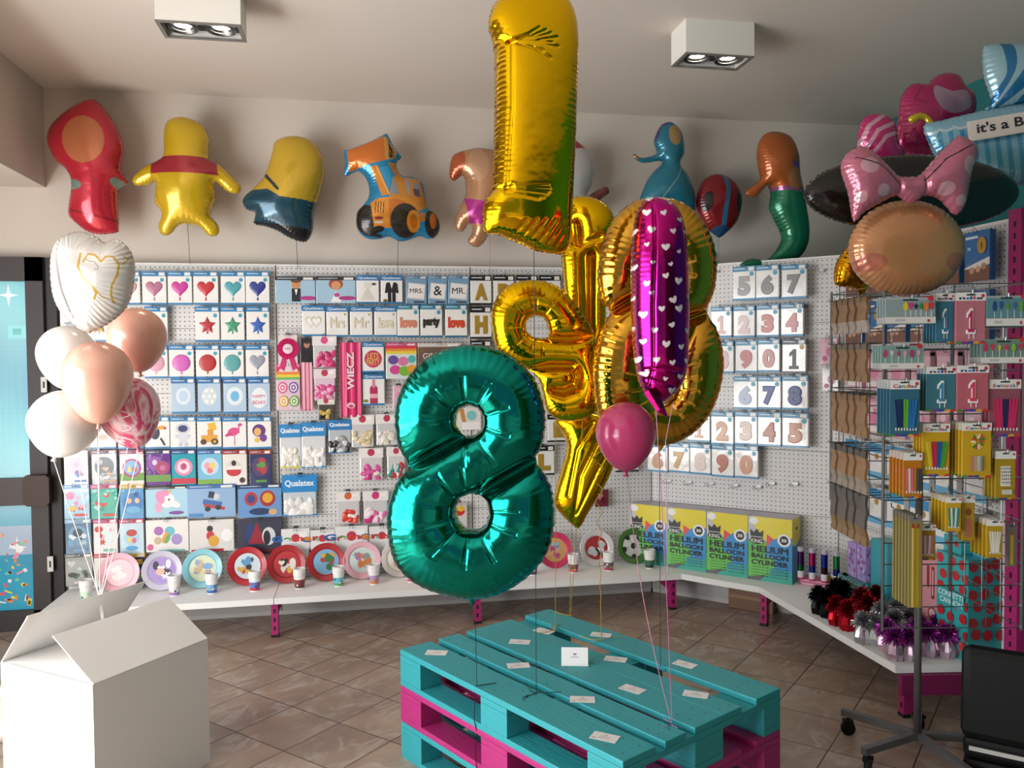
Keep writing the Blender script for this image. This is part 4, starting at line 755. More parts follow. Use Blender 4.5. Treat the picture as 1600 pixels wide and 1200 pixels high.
for k in range(4):
    t = c_t+(k-1.5)*.2645; q_ = base+dirv*t-nrm*(5.049-4.965)
    helium(q_.x, q_.y, ['helium balloon cylinder box at the left end, beside the football plate', 'helium balloon cylinder box, second from left in the row of four', 'helium balloon cylinder box, third from left in the row of four', 'helium balloon cylinder box at the right end, its yellow side showing'][k])
# ------------------------------------------------------------------ white box with open flaps
bx = empty('cardboard_box', (-.965, 3.325, 0), atan2(3.377-2.971, -.616+.919)); tag(bx, 'large white cube box with open top flaps holding balloon strings', 'box')
S_ = .252; H_ = .492
q = MB(); t = .005
for (x0, y0, x1, y1) in ((-S_, -S_, S_, -S_+t), (-S_, S_-t, S_, S_), (-S_, -S_+t, -S_+t, S_-t), (S_-t, -S_+t, S_, S_-t)): q.box(x0, y0, 0, x1, y1, H_, 'f3f2f0')
q.box(-S_+t, -S_+t, 0, S_-t, S_-t, .005, 'f3f2f0'); bcarton = q.build('carton', M_paint, bx)
def flap(name, edge, ang, L):   # hinged along x axis edge at y=edge, ang from horizontal
    s = -1 if edge < 0 else 1; q = MB(); q.M = Matrix.Translation((0, edge, H_)) @ Matrix.Rotation(ang, 4, 'X')
    q.box(-S_+.002, 0, 0, S_-.002, L, .004, 'f3f2f0'); return q.build(name, M_paint, bx)
flap('flap', -S_, radians(33), .25); flap('flap', S_, radians(130), .25)
q = MB(); q.box(-S_+.003, -S_+.006, H_-.004, -S_+.25, S_-.006, H_, 'f3f2f0'); q.build('flap', M_paint, bx)
q = MB(); q.box(S_-.25, -S_+.006, H_-.004, S_-.003, S_-.006, H_, 'f3f2f0'); q.build('flap', M_paint, bx)
# ------------------------------------------------------------------ pallets
PA = -1.0617; PO = Vector((.135, 3.271))
def pallet(z, col, label, first={}):
    r = empty('wooden_pallet', (PO.x, PO.y, z), PA); tag(r, label, 'pallet', 'pallets stacked as a table')
    ys = [0, .186, .3275, .473, .655]; ws = [.145, .1, .145, .1, .145]
    for y, w in zip(ys, ws):
        q = MB(); q.cbox(0, y, .122, 1.2, y+w, .144, .003, col)
        for nx in (.04, .1, .57, .63, 1.1, 1.16):
            for ny in (.25, .75): q.lathe([(.0003, .1443), (.0035, .1443)], 6, '152a2c', c=(nx+.01*sin(nx*40+y*9), y+w*ny))
        q.build('deck_board', M_wood, r)
    for x in (0, .5275, 1.055): MB().cbox(x, 0, .1, x+.145, .8, .1215, .002, col).build('cross_board', M_wood, r)
    for x in (0, .5275, 1.055):
        for y, w in ((0, .1), (.3275, .145), (.7, .1)): MB().cbox(x, y, .022, x+.145, y+w, .0995, .002, col).build('block', M_wood, r)
    for y, w in ((0, .1), (.3275, .145), (.7, .1)): MB().cbox(0, y, 0, 1.2, y+w, .0215, .002, col).build('bottom_board', M_wood, r)
    return r
TEAL = '2f9da6'; PNK = 'b02a74'
pallet(0, TEAL, 'teal painted wooden pallet on the floor, lowest of three'); pallet(.1445, PNK, 'magenta painted wooden pallet between two teal ones'); pallet(.289, TEAL, 'teal painted wooden pallet on top of the stack, cards lying on it')
ZT = .4335
def card(px, py, ang, where):
    p = oz(px, py, ZT); r = empty('business_card', (p.x, p.y, ZT+.0003), ang); tag(r, f'small white card lying {where} on the top pallet', 'card', None)
    MB().box(-.042, -.026, 0, .042, .026, .0006, 'eceae8').build('card_sheet', M_print, r)
    q = MB()
    for (x, y, w, c) in ((-.03, -.015, .012, '2a2a2c'), (.0, .012, .012, '6a6a6a'), (.0, .002, .03, 'a8a0a0'), (.0, -.008, .04, 'b4a8a8')): q.box(x-w/2, y-.0015, .0006, x+w/2, y+.0015, .0008, c)
    q.build('printed_lines', M_print, r); return r
for px, py, a, wh in ((682, 1020, -.15, 'at the left corner'), (812, 1003, -.2, 'left of the far middle'), (850, 986, -.75, 'near the far left edge'), (939, 992, -.35, 'under a gold bow at the far edge'), (962, 1030, -.35, 'behind the folded card'), (810, 1040, .1, 'left of the folded card'),
                      (988, 1077, -.75, 'at the middle of the deck'), (1070, 1038, -.75, 'near the right far edge'), (1087, 1085, -.4, 'near the right end'), (910, 1093, -.1, 'across a gap by the front left'), (945, 1152, -.5, 'on the front board')): card(px, py, a-.15, wh)
p = oz(898, 1036, ZT); r = empty('folded_card', (p.x, p.y, ZT), -.25); tag(r, 'white folded tent card standing in the middle of the top pallet', 'card')
q = MB(); q.add([(-.05,-.03,0),(.05,-.03,0),(.05,0,.06),(-.05,0,.06),(-.05,.03,0),(.05,.03,0)], [(0,1,2,3),(3,2,5,4)], 'f1f0ef'); q.add([(-.05,-.029,0),(.05,-.029,0),(.05,0,.059),(-.05,0,.059),(-.05,.029,0),(.05,.029,0)], [(3,2,1,0),(4,5,2,3)], 'e8e6e4'); q.build('card_sheet', M_print, r)
q = MB(); q.M = Matrix.Translation((0, -.0155, .03)) @ Matrix.Rotation(-.4636, 4, 'X'); q.box(-.015, -.001, -.003, .015, 0, .0, 'b0a8a8'); q.box(-.006, -.001, .006, .006, 0, .012, '8a8a8a'); q.build('printed_lines', M_print, r)
# ------------------------------------------------------------------ inflated foil balloons
def smooth_closed(P, k=6):
    P = np.array(P, float); n = len(P); out = []
    for i in range(n):
        a, b, c, d = P[i-1], P[i], P[(i+1)%n], P[(i+2)%n]
        for t in np.arange(k)/k: out.append(.5*((2*b)+(-a+c)*t+(2*a-5*b+4*c-d)*t*t+(-a+3*b-3*c+d)*t**3))
    return np.array(out)
def seg_dist(X, Y, A, Bv):
    """distance of every node to the segments A->B, and the arc position of the nearest point"""
    best = np.full(X.shape, 1e9); arc = np.zeros(X.shape); L0 = 0
    for (ax, ay), (bx_, by) in zip(A, Bv):
        dx, dy = bx_-ax, by-ay; L = math.hypot(dx, dy)
        if L < 1e-9: continue
        t = np.clip(((X-ax)*dx+(Y-ay)*dy)/(L*L), 0, 1); d = np.hypot(X-ax-t*dx, Y-ay-t*dy)
        m_ = d < best; best[m_] = d[m_]; arc[m_] = (L0+t*L)[m_]; L0 += L
    return best, arc
def inside(X, Y, P):
    c = np.zeros(X.shape, bool); n = len(P)
    for i in range(n):
        x0, y0 = P[i]; x1, y1 = P[(i+1) % n]
        if y0 == y1: continue
        m_ = ((y0 > Y) != (y1 > Y)) & (X < (x1-x0)*(Y-y0)/(y1-y0)+x0); c ^= m_
    return c
def paint_nodes(px, py, items, base):
    C_ = np.tile(np.array(lin(base)), (len(px), 1))
    for it in items:
        k = it[0]
        if k == 'poly': m_ = inside(px, py, it[1]); c = it[2]
        elif k == 'spoly': m_ = inside(px, py, smooth_closed(it[1], 5)); c = it[2]
        elif k == 'ell':
            _, cx, cy, rx, ry, c = it[:6]; a = it[6] if len(it) > 6 else 0
            dx, dy = px-cx, py-cy; u = dx*cos(a)+dy*sin(a); v = -dx*sin(a)+dy*cos(a); m_ = (u/rx)**2+(v/ry)**2 < 1
        elif k == 'line':
            P = np.array(it[1], float); d, _ = seg_dist(px, py, P[:-1], P[1:]); m_ = d < it[2]/2; c = it[3]
        elif k == 'heart':
            _, cx, cy, s, c = it[:5]; a = it[5] if len(it) > 5 else 0
            dx, dy = (px-cx)/s, (py-cy)/s; u = dx*cos(a)+dy*sin(a); v = -(-dx*sin(a)+dy*cos(a))+.12; m_ = (u*u+v*v-.32)**3-u*u*v**3*2.6 < 0
        C_[m_] = lin(c)
    return C_
def inflate(name, outer, d, parent, origin_px, holes=(), k=1.0, yaw=0.0, N=150, mat_=None, base='c8a020', paint=(), creases=(), slits=(), pucker=(.28, .03, .03), hpuck=None, smooth=True, flange=True, axis=None, maxh=None, dn=0.0):
    """balloon skin inflated from its traced outline: real size at distance d, thickness from the pillow (Poisson) profile"""
    mpp = d/F_PX; ox, oy = origin_px; cyaw = cos(yaw)-(ox-800)/F_PX*sin(yaw)
    def loc(P): P = np.array(P, float); return np.stack([(P[:, 0]-ox)*mpp/cyaw, -(P[:, 1]-oy)*mpp], 1)
    sm = (lambda P: smooth_closed(P)) if smooth else (lambda P: np.array(P, float))
    loops = [loc(sm(outer))]+[loc(smooth_closed(h)) for h in holes]
    lo, hi = loops[0].min(0), loops[0].max(0); s = max(hi-lo)/N; pad = 3*s
    gx = np.arange(lo[0]-pad, hi[0]+pad, s); gy = np.arange(lo[1]-pad, hi[1]+pad, s); X, Y = np.meshgrid(gx, gy, indexing='ij')
    best = np.full(X.shape, 1e9); arc = np.zeros(X.shape); which = np.zeros(X.shape, int); ins = np.zeros(X.shape, bool)
    for li, L in enumerate(loops):
        dd, aa = seg_dist(X, Y, L, np.roll(L, -1, 0)); m_ = dd < best; best[m_] = dd[m_]; arc[m_] = aa[m_]; which[m_] = li; ins ^= inside(X, Y, L)
    sd = np.where(ins, -best, best)
    A_, W_, lam = pucker
    ph = 2*pi*arc/lam+1.3*np.sin(arc*23)+.9*np.sin(arc*51)
    if flange: sd = sd+np.where(best < 3*s, .0012*np.sin(ph), 0)
    inn = sd < -.45*s
    cr_mask = np.zeros(X.shape, bool); sdist = np.full(X.shape, 1e9)
    for sl in slits:
        P = loc(sl); dd, _ = seg_dist(X, Y, P[:-1], P[1:]); cr_mask |= dd < .75*s; sdist = np.minimum(sdist, dd)
    solve = inn & ~cr_mask; phi = np.zeros(X.shape)
    for it in range(4500):
        q = .25*(phi[:-2, 1:-1]+phi[2:, 1:-1]+phi[1:-1, :-2]+phi[1:-1, 2:]+s*s)
        phi[1:-1, 1:-1] = np.where(solve[1:-1, 1:-1], q, 0)
    H = k*np.sqrt(2*np.maximum(phi, 0))
    if maxh: H = maxh*np.tanh(H/maxh)
    wr = 1-A_*np.exp(-best/W_)*(.5+.5*np.cos(ph))
    if hpuck is not None:
        hA, hW, hl = hpuck; ph2 = 2*pi*arc/hl+1.1*np.sin(arc*17); w2 = 1-hA*np.exp(-best/hW)*(.5+.5*np.cos(ph2))**9; wr = np.where(which > 0, w2, wr)
    H = H*wr
    for (P, a, w) in creases:
        P = loc(P); dd, _ = seg_dist(X, Y, P[:-1], P[1:]); H = H*(1-a*np.exp(-(dd/w)**2))
    if len(slits): H = H*(1-np.exp(-(sdist/(2.2*s))**2))*(1-.4*np.exp(-(sdist/.02)**2))
    cellok = (sd[:-1, :-1] < .5*s) & (sd[1:, :-1] < .5*s) & (sd[:-1, 1:] < .5*s) & (sd[1:, 1:] < .5*s)
    used = np.zeros(X.shape, bool); used[:-1, :-1] |= cellok; used[1:, :-1] |= cellok; used[:-1, 1:] |= cellok; used[1:, 1:] |= cellok
    gxd, gyd = np.gradient(sd, s); gl = np.hypot(gxd, gyd)+1e-9
    bnd = used & (sd > -.5*s); XX = np.where(bnd, X-gxd/gl*sd, X); YY = np.where(bnd, Y-gyd/gl*sd, Y)
    # nodes on the rim of the kept cells are shared by both skins
    nb = np.zeros(X.shape, int); nb[:-1, :-1] += cellok; nb[1:, :-1] += cellok; nb[:-1, 1:] += cellok; nb[1:, 1:] += cellok
    rim = used & (nb < 4); H = np.where(rim, 0, np.maximum(H, .0008))
    idf = -np.ones(X.shape, int); ii = np.argwhere(used); idf[used] = np.arange(len(ii))
    nv_ = len(ii); idb = idf.copy(); nr = used & ~rim; idb[nr] = nv_+np.arange(nr.sum())
    V = np.concatenate([np.stack([XX[used], -H[used]*1.0+dn, YY[used]], 1), np.stack([XX[nr], H[nr]+dn, YY[nr]], 1)])
    ci = np.argwhere(cellok); i, j = ci[:, 0], ci[:, 1]
    Ff = np.stack([idf[i, j], idf[i+1, j], idf[i+1, j+1], idf[i, j+1]], 1); Fb = np.stack([idb[i, j], idb[i, j+1], idb[i+1, j+1], idb[i+1, j]], 1)
    me = bpy.data.meshes.new(name); me.from_pydata(V.tolist(), [], np.concatenate([Ff, Fb]).tolist()); me.validate()
    pxn = V[:, 0]*cyaw/mpp+ox; pyn = oy-V[:, 2]/mpp; C_ = paint_nodes(pxn, pyn, paint, base)
    at_ = me.color_attributes.new('Col', 'FLOAT_COLOR', 'POINT'); at_.data.foreach_set('color', C_.astype('f').reshape(-1)[:len(me.vertices)*4])
    me.polygons.foreach_set('use_smooth', [True]*len(me.polygons)); me.materials.append(mat_ or M_foil); me.update()
    return link(name, me, parent)
def broot(name, px, py, d, yaw, label, cat='balloon', group=None):
    p = at(px, py, d); r = empty(name, p, -YAW+yaw); tag(r, label, cat, group); return r
def world_to(r, P):
    return (Matrix.Translation(r.location) @ Matrix.Rotation(r.rotation_euler[2], 4, 'Z')).inverted() @ Vector(P)
def ribbon(r, A, Bp, col='17171a', rad=.0013, sag=0.01, curl=0, name='ribbon'):
    A, Bp = world_to(r, A), world_to(r, Bp); path = []; n = 24 if not curl else 220
    for i in range(n+1):
        t = i/n; p = A.lerp(Bp, t); p.x += sag*sin(pi*t); p.y += sag*.6*sin(pi*t)
        if curl: p.x += curl*.012*sin(t*60)*(1-t)**2*2; p.y += curl*.012*cos(t*60)*(1-t)**2*2
        path.append(p)
    q = MB(); q.tube(path, rad, col, 5); return q.build(name, M_ribbon, r)
def bow(r, P, col, s=.03, seed=1):
    P = world_to(r, P); rr = random.Random(seed); q = MB()
    for k in range(3):
        a = rr.uniform(0, 2*pi); path = [P]
        for i in range(1, 9): a += rr.uniform(-.5, .5); path.append(path[-1]+Vector((cos(a)*s*.28, sin(a)*s*.28, 0 if i > 1 else .002)))
        q.tube(path, .0013, col, 5)
    return q.build('ribbon_knot', M_ribbon, r)
GOLD, GOLD2 = 'e3b50f', 'd6a23a'
# big gold 1
r = broot('number_balloon', 833, 195, 2.62, radians(14), 'large gold foil number one balloon nearest the ceiling')
o1 = [(798,-6),(775,14),(766,38),(766,52),(771,66),(775,100),(774,170),(772,240),(768,296),(757,315),(754,342),(757,365),(775,368),(812,381),(835,391),(862,395),(880,394),(889,376),(893,318),(897,245),(901,140),(904,70),(901,28),(890,0),(876,-12),(840,-16)]
inflate('envelope', o1, 2.62, r, (833, 195), k=.95, yaw=radians(14), N=230, base=GOLD, pucker=(.1, .012, .016), maxh=.13,
        creases=[([(788,82),(814,74),(832,62)], .06, .0035), ([(788,82),(820,75),(842,65)], .06, .0035), ([(788,82),(825,77),(849,69)], .06, .0035), ([(788,82),(830,80),(859,74)], .06, .0035), ([(788,82),(827,83),(852,82)], .06, .0035), ([(788,82),(831,86),(860,88)], .06, .0035), ([(788,82),(809,86),(823,89)], .06, .0035), ([(788,82),(817,90),(837,97)], .06, .0035), ([(788,82),(824,94),(848,107)], .06, .0035), ([(782,300),(845,296)], .05, .0035), ([(782,302),(847,301)], .05, .0035), ([(782,304),(846,306)], .05, .0035), ([(782,306),(843,310)], .05, .0035), ([(782,308),(837,315)], .05, .0035), ([(782,310),(830,318)], .05, .0035), ([(790,376),(812,350)], .06, .005), ([(804,378),(827,349)], .06, .005), ([(818,380),(842,348)], .06, .005), ([(832,382),(857,347)], .06, .005), ([(846,384),(872,346)], .06, .005), ([(860,386),(887,345)], .06, .005), ([(793,84),(792,180),(784,300)], .06, .004), ([(766,62),(776,74),(788,82)], .18, .008), ([(768,302),(790,300)], .12, .008)])
ribbon(r, at(834, 391, 2.62), oz(838, 1085, ZT), sag=.0); bow(r, oz(838, 1083, ZT), '17171a', .04, 2)
q = MB(); a_ = world_to(r, oz(825, 1086, ZT)); q.tube([a_+Vector((0,0,.001)), a_+Vector((-.012,-.02,.001)), a_+Vector((-.014,-.024,-.03))], .0015, '17171a', 5); q.build('ribbon_end', M_ribbon, r)
# teal 8
def cr4(P, ox=590, oy=520, k=.3584): return [(ox+x*k, oy+y*k) for x, y in P]
t8 = cr4([(440,52),(330,60),(230,100),(150,170),(100,250),(75,340),(78,430),(95,510),(132,582),(85,640),(50,720),(35,800),(40,900),(65,1000),(120,1070),(210,1125),(320,1155),(420,1165),(530,1140),(630,1080),(700,1010),(745,930),(765,840),(768,760),(755,670),(720,600),(688,552),(715,490),(732,400),(722,300),(690,210),(630,135),(550,80)])
h1 = cr4([(400,320),(440,332),(462,370),(458,410),(430,440),(385,448),(360,425),(345,385),(360,338)]); h2 = cr4([(400,705),(450,712),(478,750),(480,800),(462,840),(420,858),(375,848),(348,812),(342,768),(360,725)])
r = broot('number_balloon', 735, 738, 2.52, radians(-6), 'big glossy teal foil number eight balloon floating left of the pallets')
inflate('envelope', t8, 2.52, r, (735, 738), holes=[h1, h2], k=.95, yaw=radians(-6), N=260, base='148b7e', pucker=(.17, .016, .03), hpuck=(.085, .1, .03), maxh=.12,
        slits=[cr4([(140,582),(230,535),(375,452)]), cr4([(700,548),(560,630),(425,712)])])
q = MB(); q.tube([(0-.0, 0, -.39), (.002, 0, -.412)], [.012, .004], '148b7e', 8); q.build('neck', M_foil, r)
ribbon(r, at(742, 938, 2.52), oz(745, 1070, ZT), sag=.0)
q = MB(); a_ = world_to(r, oz(743, 1072, ZT)); q.tube([a_, a_+Vector((.0,-.01,-.03)), a_+Vector((-.004,-.012,-.12)), a_+Vector((.006,-.012,-.16)), a_+Vector((-.002,-.014,-.22)), a_+Vector((.004,-.016,-.3))], .0016, '17171a', 5); q.tube([a_, a_+Vector((.03,.01,.002)), a_+Vector((.07,.03,.002))], .0016, '17171a', 5); q.build('ribbon_end', M_ribbon, r)
# gold 8 behind the pink one
g8 = [(1025,310),(990,316),(957,345),(939,390),(933,436),(940,470),(953,487),(938,512),(927,550),(924,592),(930,640),(948,672),(985,690),(1040,697),(1085,677),(1114,640),(1129,592),(1129,548),(1119,512),(1105,488),(1117,452),(1120,408),(1110,368),(1088,334),(1057,314)]
r = broot('number_balloon', 1028, 504, 2.98, radians(0), 'large gold foil number eight balloon behind the pink heart patterned one')
inflate('envelope', g8, 2.98, r, (1028, 504), holes=[[(1028,405),(1042,420),(1040,440),(1028,450),(1016,440),(1014,420)], [(1034,570),(1050,590),(1048,615),(1034,628),(1020,615),(1018,590)]], k=.95, N=240, base=GOLD2, pucker=(.2, .02, .03), hpuck=(.06, .1, .026), maxh=.13, slits=[[(953,488),(985,470),(1010,455)], [(1104,489),(1075,500),(1045,560)]])
q = MB(); q.tube([(0.01, 0, -.445), (.005, 0, -.468)], [.012, .004], GOLD2, 8); q.build('neck', M_foil, r)
ribbon(r, at(1030, 697, 2.98), oz(1032, 1042, ZT), sag=0)
q = MB(); a_ = world_to(r, oz(1035, 1040, ZT)); q.tube([a_, a_+Vector((.01,.0,.002)), a_+Vector((.01,-.01,-.02))], .0015, '17171a', 5); q.build('ribbon_end', M_ribbon, r)
# pink heart patterned number seen edge-on
pk = [(1016,309),(1040,313),(1058,326),(1067,348),(1073,390),(1075,460),(1075,520),(1073,575),(1063,604),(1045,622),(1025,631),(1006,613),(996,590),(989,540),(986,460),(987,400),(991,350),(1001,322)]
r = broot('number_balloon', 1031, 470, 2.42, 0, 'magenta foil number balloon with white hearts seen edge-on')
rr = random.Random(4); hs = []
for row_ in range(13):
    for c_ in range(4): hs.append(('heart', 989+c_*26+(13 if row_ % 2 else 0)+rr.uniform(-4, 4), 320+row_*24.5+rr.uniform(-6, 6), rr.choice([4.5, 6, 7.5]), tuple(lin('cfcacf')[:3])+(.05,), rr.uniform(-.5, .3)))
inflate('envelope', pk, 2.42, r, (1031, 470), k=1.5, N=300, base='b81c80', paint=hs, pucker=(.05, .01, .016), maxh=.14, mat_=M_mix, creases=[([(1016,309),(1016,400),(1013,480),(1014,570),(1008,605)], .1, .004), ([(995,578),(1030,574),(1070,582)], .08, .005), ([(1000,590),(1060,605)], .08, .006)])
q = MB(); q.tube([(-.04, -.05, -.26), (-.01, -.06, -.315), (.008, -.06, -.335)], [.02, .014, .003], 'b81c80', 8); q.build('neck', M_foil, r)
ribbon(r, at(1025, 640, 2.40), oz(1050, 1128, ZT), 'b07098', sag=.004); ribbon(r, at(1052, 628, 2.44), at(1040, 690, 2.44), 'c088a8', sag=0); ribbon(r, at(1040, 690, 2.44), at(1043, 900, 2.48), 'c088a8', sag=0); bow(r, oz(1050, 1130, ZT), 'b07098', .02, 5)
# gold 8 turned sideways
c1 = lambda P: [(740+x/4, 400+y/4) for x, y in P]
g2 = c1([(108,400),(125,300),(180,210),(270,162),(370,150),(470,165),(560,212),(640,300),(705,400),(745,470),(770,560),(765,680),(790,800),(785,900),(760,980),(690,1022),(600,1035),(510,1018),(450,960),(428,860),(400,770),(330,700),(220,645),(140,570)])
r = broot('number_balloon', 852, 550, 3.15, 0, 'gold foil number balloon with a round loop behind the teal eight')
inflate('envelope', g2, 3.15, r, (852, 550), holes=[c1([(395,378),(440,395),(462,440),(470,500),(420,512),(360,495),(330,450),(345,400)])], k=1.0, N=210, base=GOLD, pucker=(.15, .014, .026), hpuck=(.06, .08, .026), maxh=.1, slits=[c1([(470,512),(600,520),(745,500)]), c1([(340,702),(480,690),(620,690)]), c1([(500,840),(560,850),(640,820),(660,760),(640,715)])])
ribbon(r, at(868, 655, 3.3), oz(868, 985, ZT), 'a8882c', sag=0); bow(r, oz(868, 985, ZT), 'c0a040', .04, 7)
# gold 4-like tall one: upper and lower parts behind
gt = [(892,311),(925,309),(950,323),(963,352),(957,400),(948,470),(945,560),(935,610),(900,612),(878,590),(872,540),(884,500),(880,440),(877,385),(882,352),(890,335)]
r = broot('number_balloon', 918, 460, 3.45, 0, 'upright gold foil number balloon behind the looped gold one')
inflate('envelope', gt, 3.45, r, (918, 460), k=1.0, N=200, base=GOLD, pucker=(.12, .014, .02), maxh=.11, slits=[[(900,352),(903,380)], [(922,400),(922,520)]], creases=[([(885,390),(935,375)], .2, .012)])
ribbon(r, at(912, 608, 3.45), oz(891, 962, ZT), 'a8882c', sag=.006); bow(r, oz(893, 962, ZT), 'c0a040', .045, 8)
gl = [(868,655),(905,640),(950,650),(972,670),(962,720),(945,760),(920,800),(905,825),(893,820),(866,790),(868,762),(884,705),(881,680)]
r = broot('number_balloon', 915, 735, 3.6, 0, 'gold foil balloon tapering to a point below the looped gold one')
inflate('envelope', gl, 3.6, r, (915, 735), k=.95, N=170, base=GOLD, pucker=(.1, .012, .02), maxh=.1, creases=[([(893,818),(905,740),(940,670)], .18, .01), ([(886,770),(900,700),(925,660)], .14, .008), ([(900,800),(930,735),(955,690)], .12, .007)])
ribbon(r, at(893, 822, 3.6), oz(890, 958, ZT), 'a8882c', sag=0)
# ---- wall balloons
def wallbal(px, py, label, outer, base, paint=(), tie=None, Y=5.1, k=.8, N=170, col='202024', mat_=None, name='foil_balloon', rib=True, **kw):
    d = (Y-CP.y)/ray(px, py).y
    r = broot(name, px, py, d, YAW, label); inflate('envelope', outer, d, r, (px, py), k=k, N=N, base=base, paint=paint, mat_=mat_ or M_pfoil, yaw=YAW, **kw)
    if tie: ribbon(r, hit(tie[0], tie[1], (0, 1, 0), Y), hit(tie[2], tie[3], (0, 1, 0), YB-.01), col, sag=.0, rad=.0016)
    return r
P3 = (.15, .014, .022)
wallbal(140, 265, 'red hooded foil balloon with tan disc at the upper left corner', [(146,156),(112,172),(82,200),(76,225),(86,250),(105,268),(112,290),(105,330),(112,345),(140,364),(178,363),(184,352),(184,300),(200,285),(190,262),(194,232),(186,200),(166,170)], 'c4283a', [('ell',140,225,32,36,'c8764e'), ('ell',118,292,17,8,'7c8f86',.1), ('ell',190,290,14,8,'7c8f86',.5), ('line',[(108,330),(184,346)],3,'8f1f30')], None, pucker=P3)
wallbal(287, 278, 'yellow five lobed foil balloon with red band beside the red hooded one', [(290,184),(265,190),(258,210),(257,240),(252,250),(228,262),(208,280),(212,292),(232,290),(244,286),(241,315),(252,334),(246,352),(250,366),(264,366),(278,352),(294,350),(310,354),(326,368),(340,364),(340,350),(328,334),(336,310),(336,284),(356,298),(372,300),(377,290),(366,276),(345,256),(328,246),(328,215),(318,195)], 'd8b420', [('poly',[(240,250),(340,250),(344,276),(240,276)],'a8303a')], (293, 350, 297, 413), mat_=M_pfoil, pucker=P3)
wallbal(445, 296, 'tilted yellow and dark blue foil balloon in the wall row', [(455,213),(432,222),(425,244),(414,275),(400,292),(380,312),(384,328),(398,334),(396,350),(412,354),(430,360),(452,372),(476,377),(488,360),(491,330),(502,296),(508,262),(500,232),(482,216)], 'd0ac2c', [('poly',[(374,300),(420,300),(440,312),(500,318),(520,300),(510,390),(370,390)],'1f4a5c'), ('line',[(415,276),(436,300)],5,'22323e'), ('poly',[(380,345),(500,362),(500,390),(380,390)],'18191d')], (463, 372, 465, 421), pucker=P3)
dg = [(('spoly'),[(548,234),(600,216),(608,228),(618,244),(612,254),(560,266),(547,276),(544,250)],'d8732a')]
def d5(P): return [(500+x/6, 200+y/6) for x, y in P]
digp = [('poly', d5([(470,390),(540,380),(650,640),(580,660)]), 'd8862a'), ('line', d5([(535,400),(640,640)]), 2, 'e8b860'), ('poly', d5([(560,400),(640,380),(670,500),(640,600)]), '2f9fd0'),
        ('poly', d5([(640,350),(700,345),(830,660),(780,680),(700,470)]), 'c98532'), ('poly', d5([(740,470),(930,490),(1000,740),(930,790),(850,680),(640,680),(680,480)]), 'd08a30'),
        ('poly', d5([(690,480),(740,640),(655,640)]), '8a929e'), ('poly', d5([(790,490),(830,500),(840,650),(810,620)]), '9aa0a8'), ('poly', d5([(865,520),(925,530),(940,660),(880,650)]), '8c8f9a'), ('poly', d5([(865,580),(925,590),(930,660),(880,650)]), '5c4a5e'),
        ('ell', *d5([(430,870)])[0], 17, 22, '2b2624'), ('poly', d5([(470,720),(540,680),(640,670),(860,680),(920,760),(900,900),(640,950),(500,940)]), 'dc8f2c'), ('poly', d5([(640,690),(640,950),(700,900),(740,740),(800,710),(700,680)]), 'c9701f'),
        ('ell', *d5([(790,880)])[0], 23, 26, '2e2a27'), ('ell', *d5([(868,885)])[0], 10.5, 17, 'd98a2a'), ('ell', *d5([(868,885)])[0], 6, 11, 'b8681c'), ('ell', *d5([(1050,890)])[0], 13, 22, '2e2a27'), ('ell', *d5([(1055,870)])[0], 5.5, 13, 'c8701f'), ('poly', d5([(930,800),(980,800),(975,880),(930,890)]), 'c07a28'),
        ('poly', d5([(260,240),(590,100),(625,110),(640,320),(420,380),(280,435)]), 'd9772b'), ('poly', d5([(600,95),(640,110),(645,320),(612,325)]), 'dca040'), ('poly', d5([(640,130),(720,240),(700,300),(648,318)]), 'd8a03a')]
for k in range(4): digp.append(('line', d5([(648+k*14, 150+k*28), (655+k*10, 300-k*2)]), 1.6, '2a2420'))
for k in range(4): digp.append(('line', d5([(522+k*24, 712), (512+k*24, 815)]), 1.3, '3a2a18'))
digp += [('ell', *d5([(545,862)])[0], 7, 2.2, '8a2f26'), ('ell', *d5([(545,900)])[0], 7, 2.2, 'd8c8a8'), ('line', d5([(360,780),(350,900),(420,1000),(560,1020)]), 5, '2b2624'), ('ell', *d5([(530,965)])[0], 11, 5, '1f1b1a', -.2)]
wallbal(613, 292, 'orange front loader digger shaped foil balloon with blue edge', d5([(615,62),(585,80),(460,145),(290,215),(240,228),(232,260),(240,330),(232,455),(255,465),(360,420),(430,480),(460,570),(450,660),(400,730),(350,790),(335,880),(350,960),(400,1020),(470,1045),(560,1040),(640,1020),(740,1060),(830,1045),(930,1010),(1000,1030),(1070,1020),(1120,950),(1120,870),(1080,790),(1010,740),(990,620),(955,490),(860,455),(760,440),(720,340),(765,280),(760,255),(700,180),(645,72)]), '2289b8', digp, (622, 375, 621, 425), N=230, pucker=(.2, .014, .016), k=.7)
wallbal(745, 310, 'tan and orange foil balloon with magenta middle behind the gold one', [(752,232),(728,236),(708,246),(703,275),(710,284),(724,276),(728,300),(722,318),(712,340),(712,358),(722,362),(732,350),(738,360),(730,378),(744,386),(756,378),(768,360),(785,360),(800,372),(806,360),(792,330),(800,300),(806,260),(790,238)], 'bb8a64', [('ell',712,262,12,26,'b0562a',.3), ('poly',[(724,312),(790,326),(786,356),(732,350)],'b42a8c'), ('ell',745,262,16,26,'c89a78')], (765, 360, 765, 428), col='c07a9a', pucker=P3)
wallbal(898, 285, 'white oval foil balloon with red top half hidden by the gold one', [(895,220),(872,230),(860,260),(862,295),(872,312),(860,330),(880,345),(915,345),(938,312),(952,300),(948,290),(930,298),(916,306),(926,285),(930,262),(922,240),(908,226)], 'c9c6c4', [('poly',[(850,210),(930,210),(925,232),(870,240)],'a83038'), ('poly',[(918,304),(960,280),(960,310),(926,318)],'7a4038')], pucker=P3)
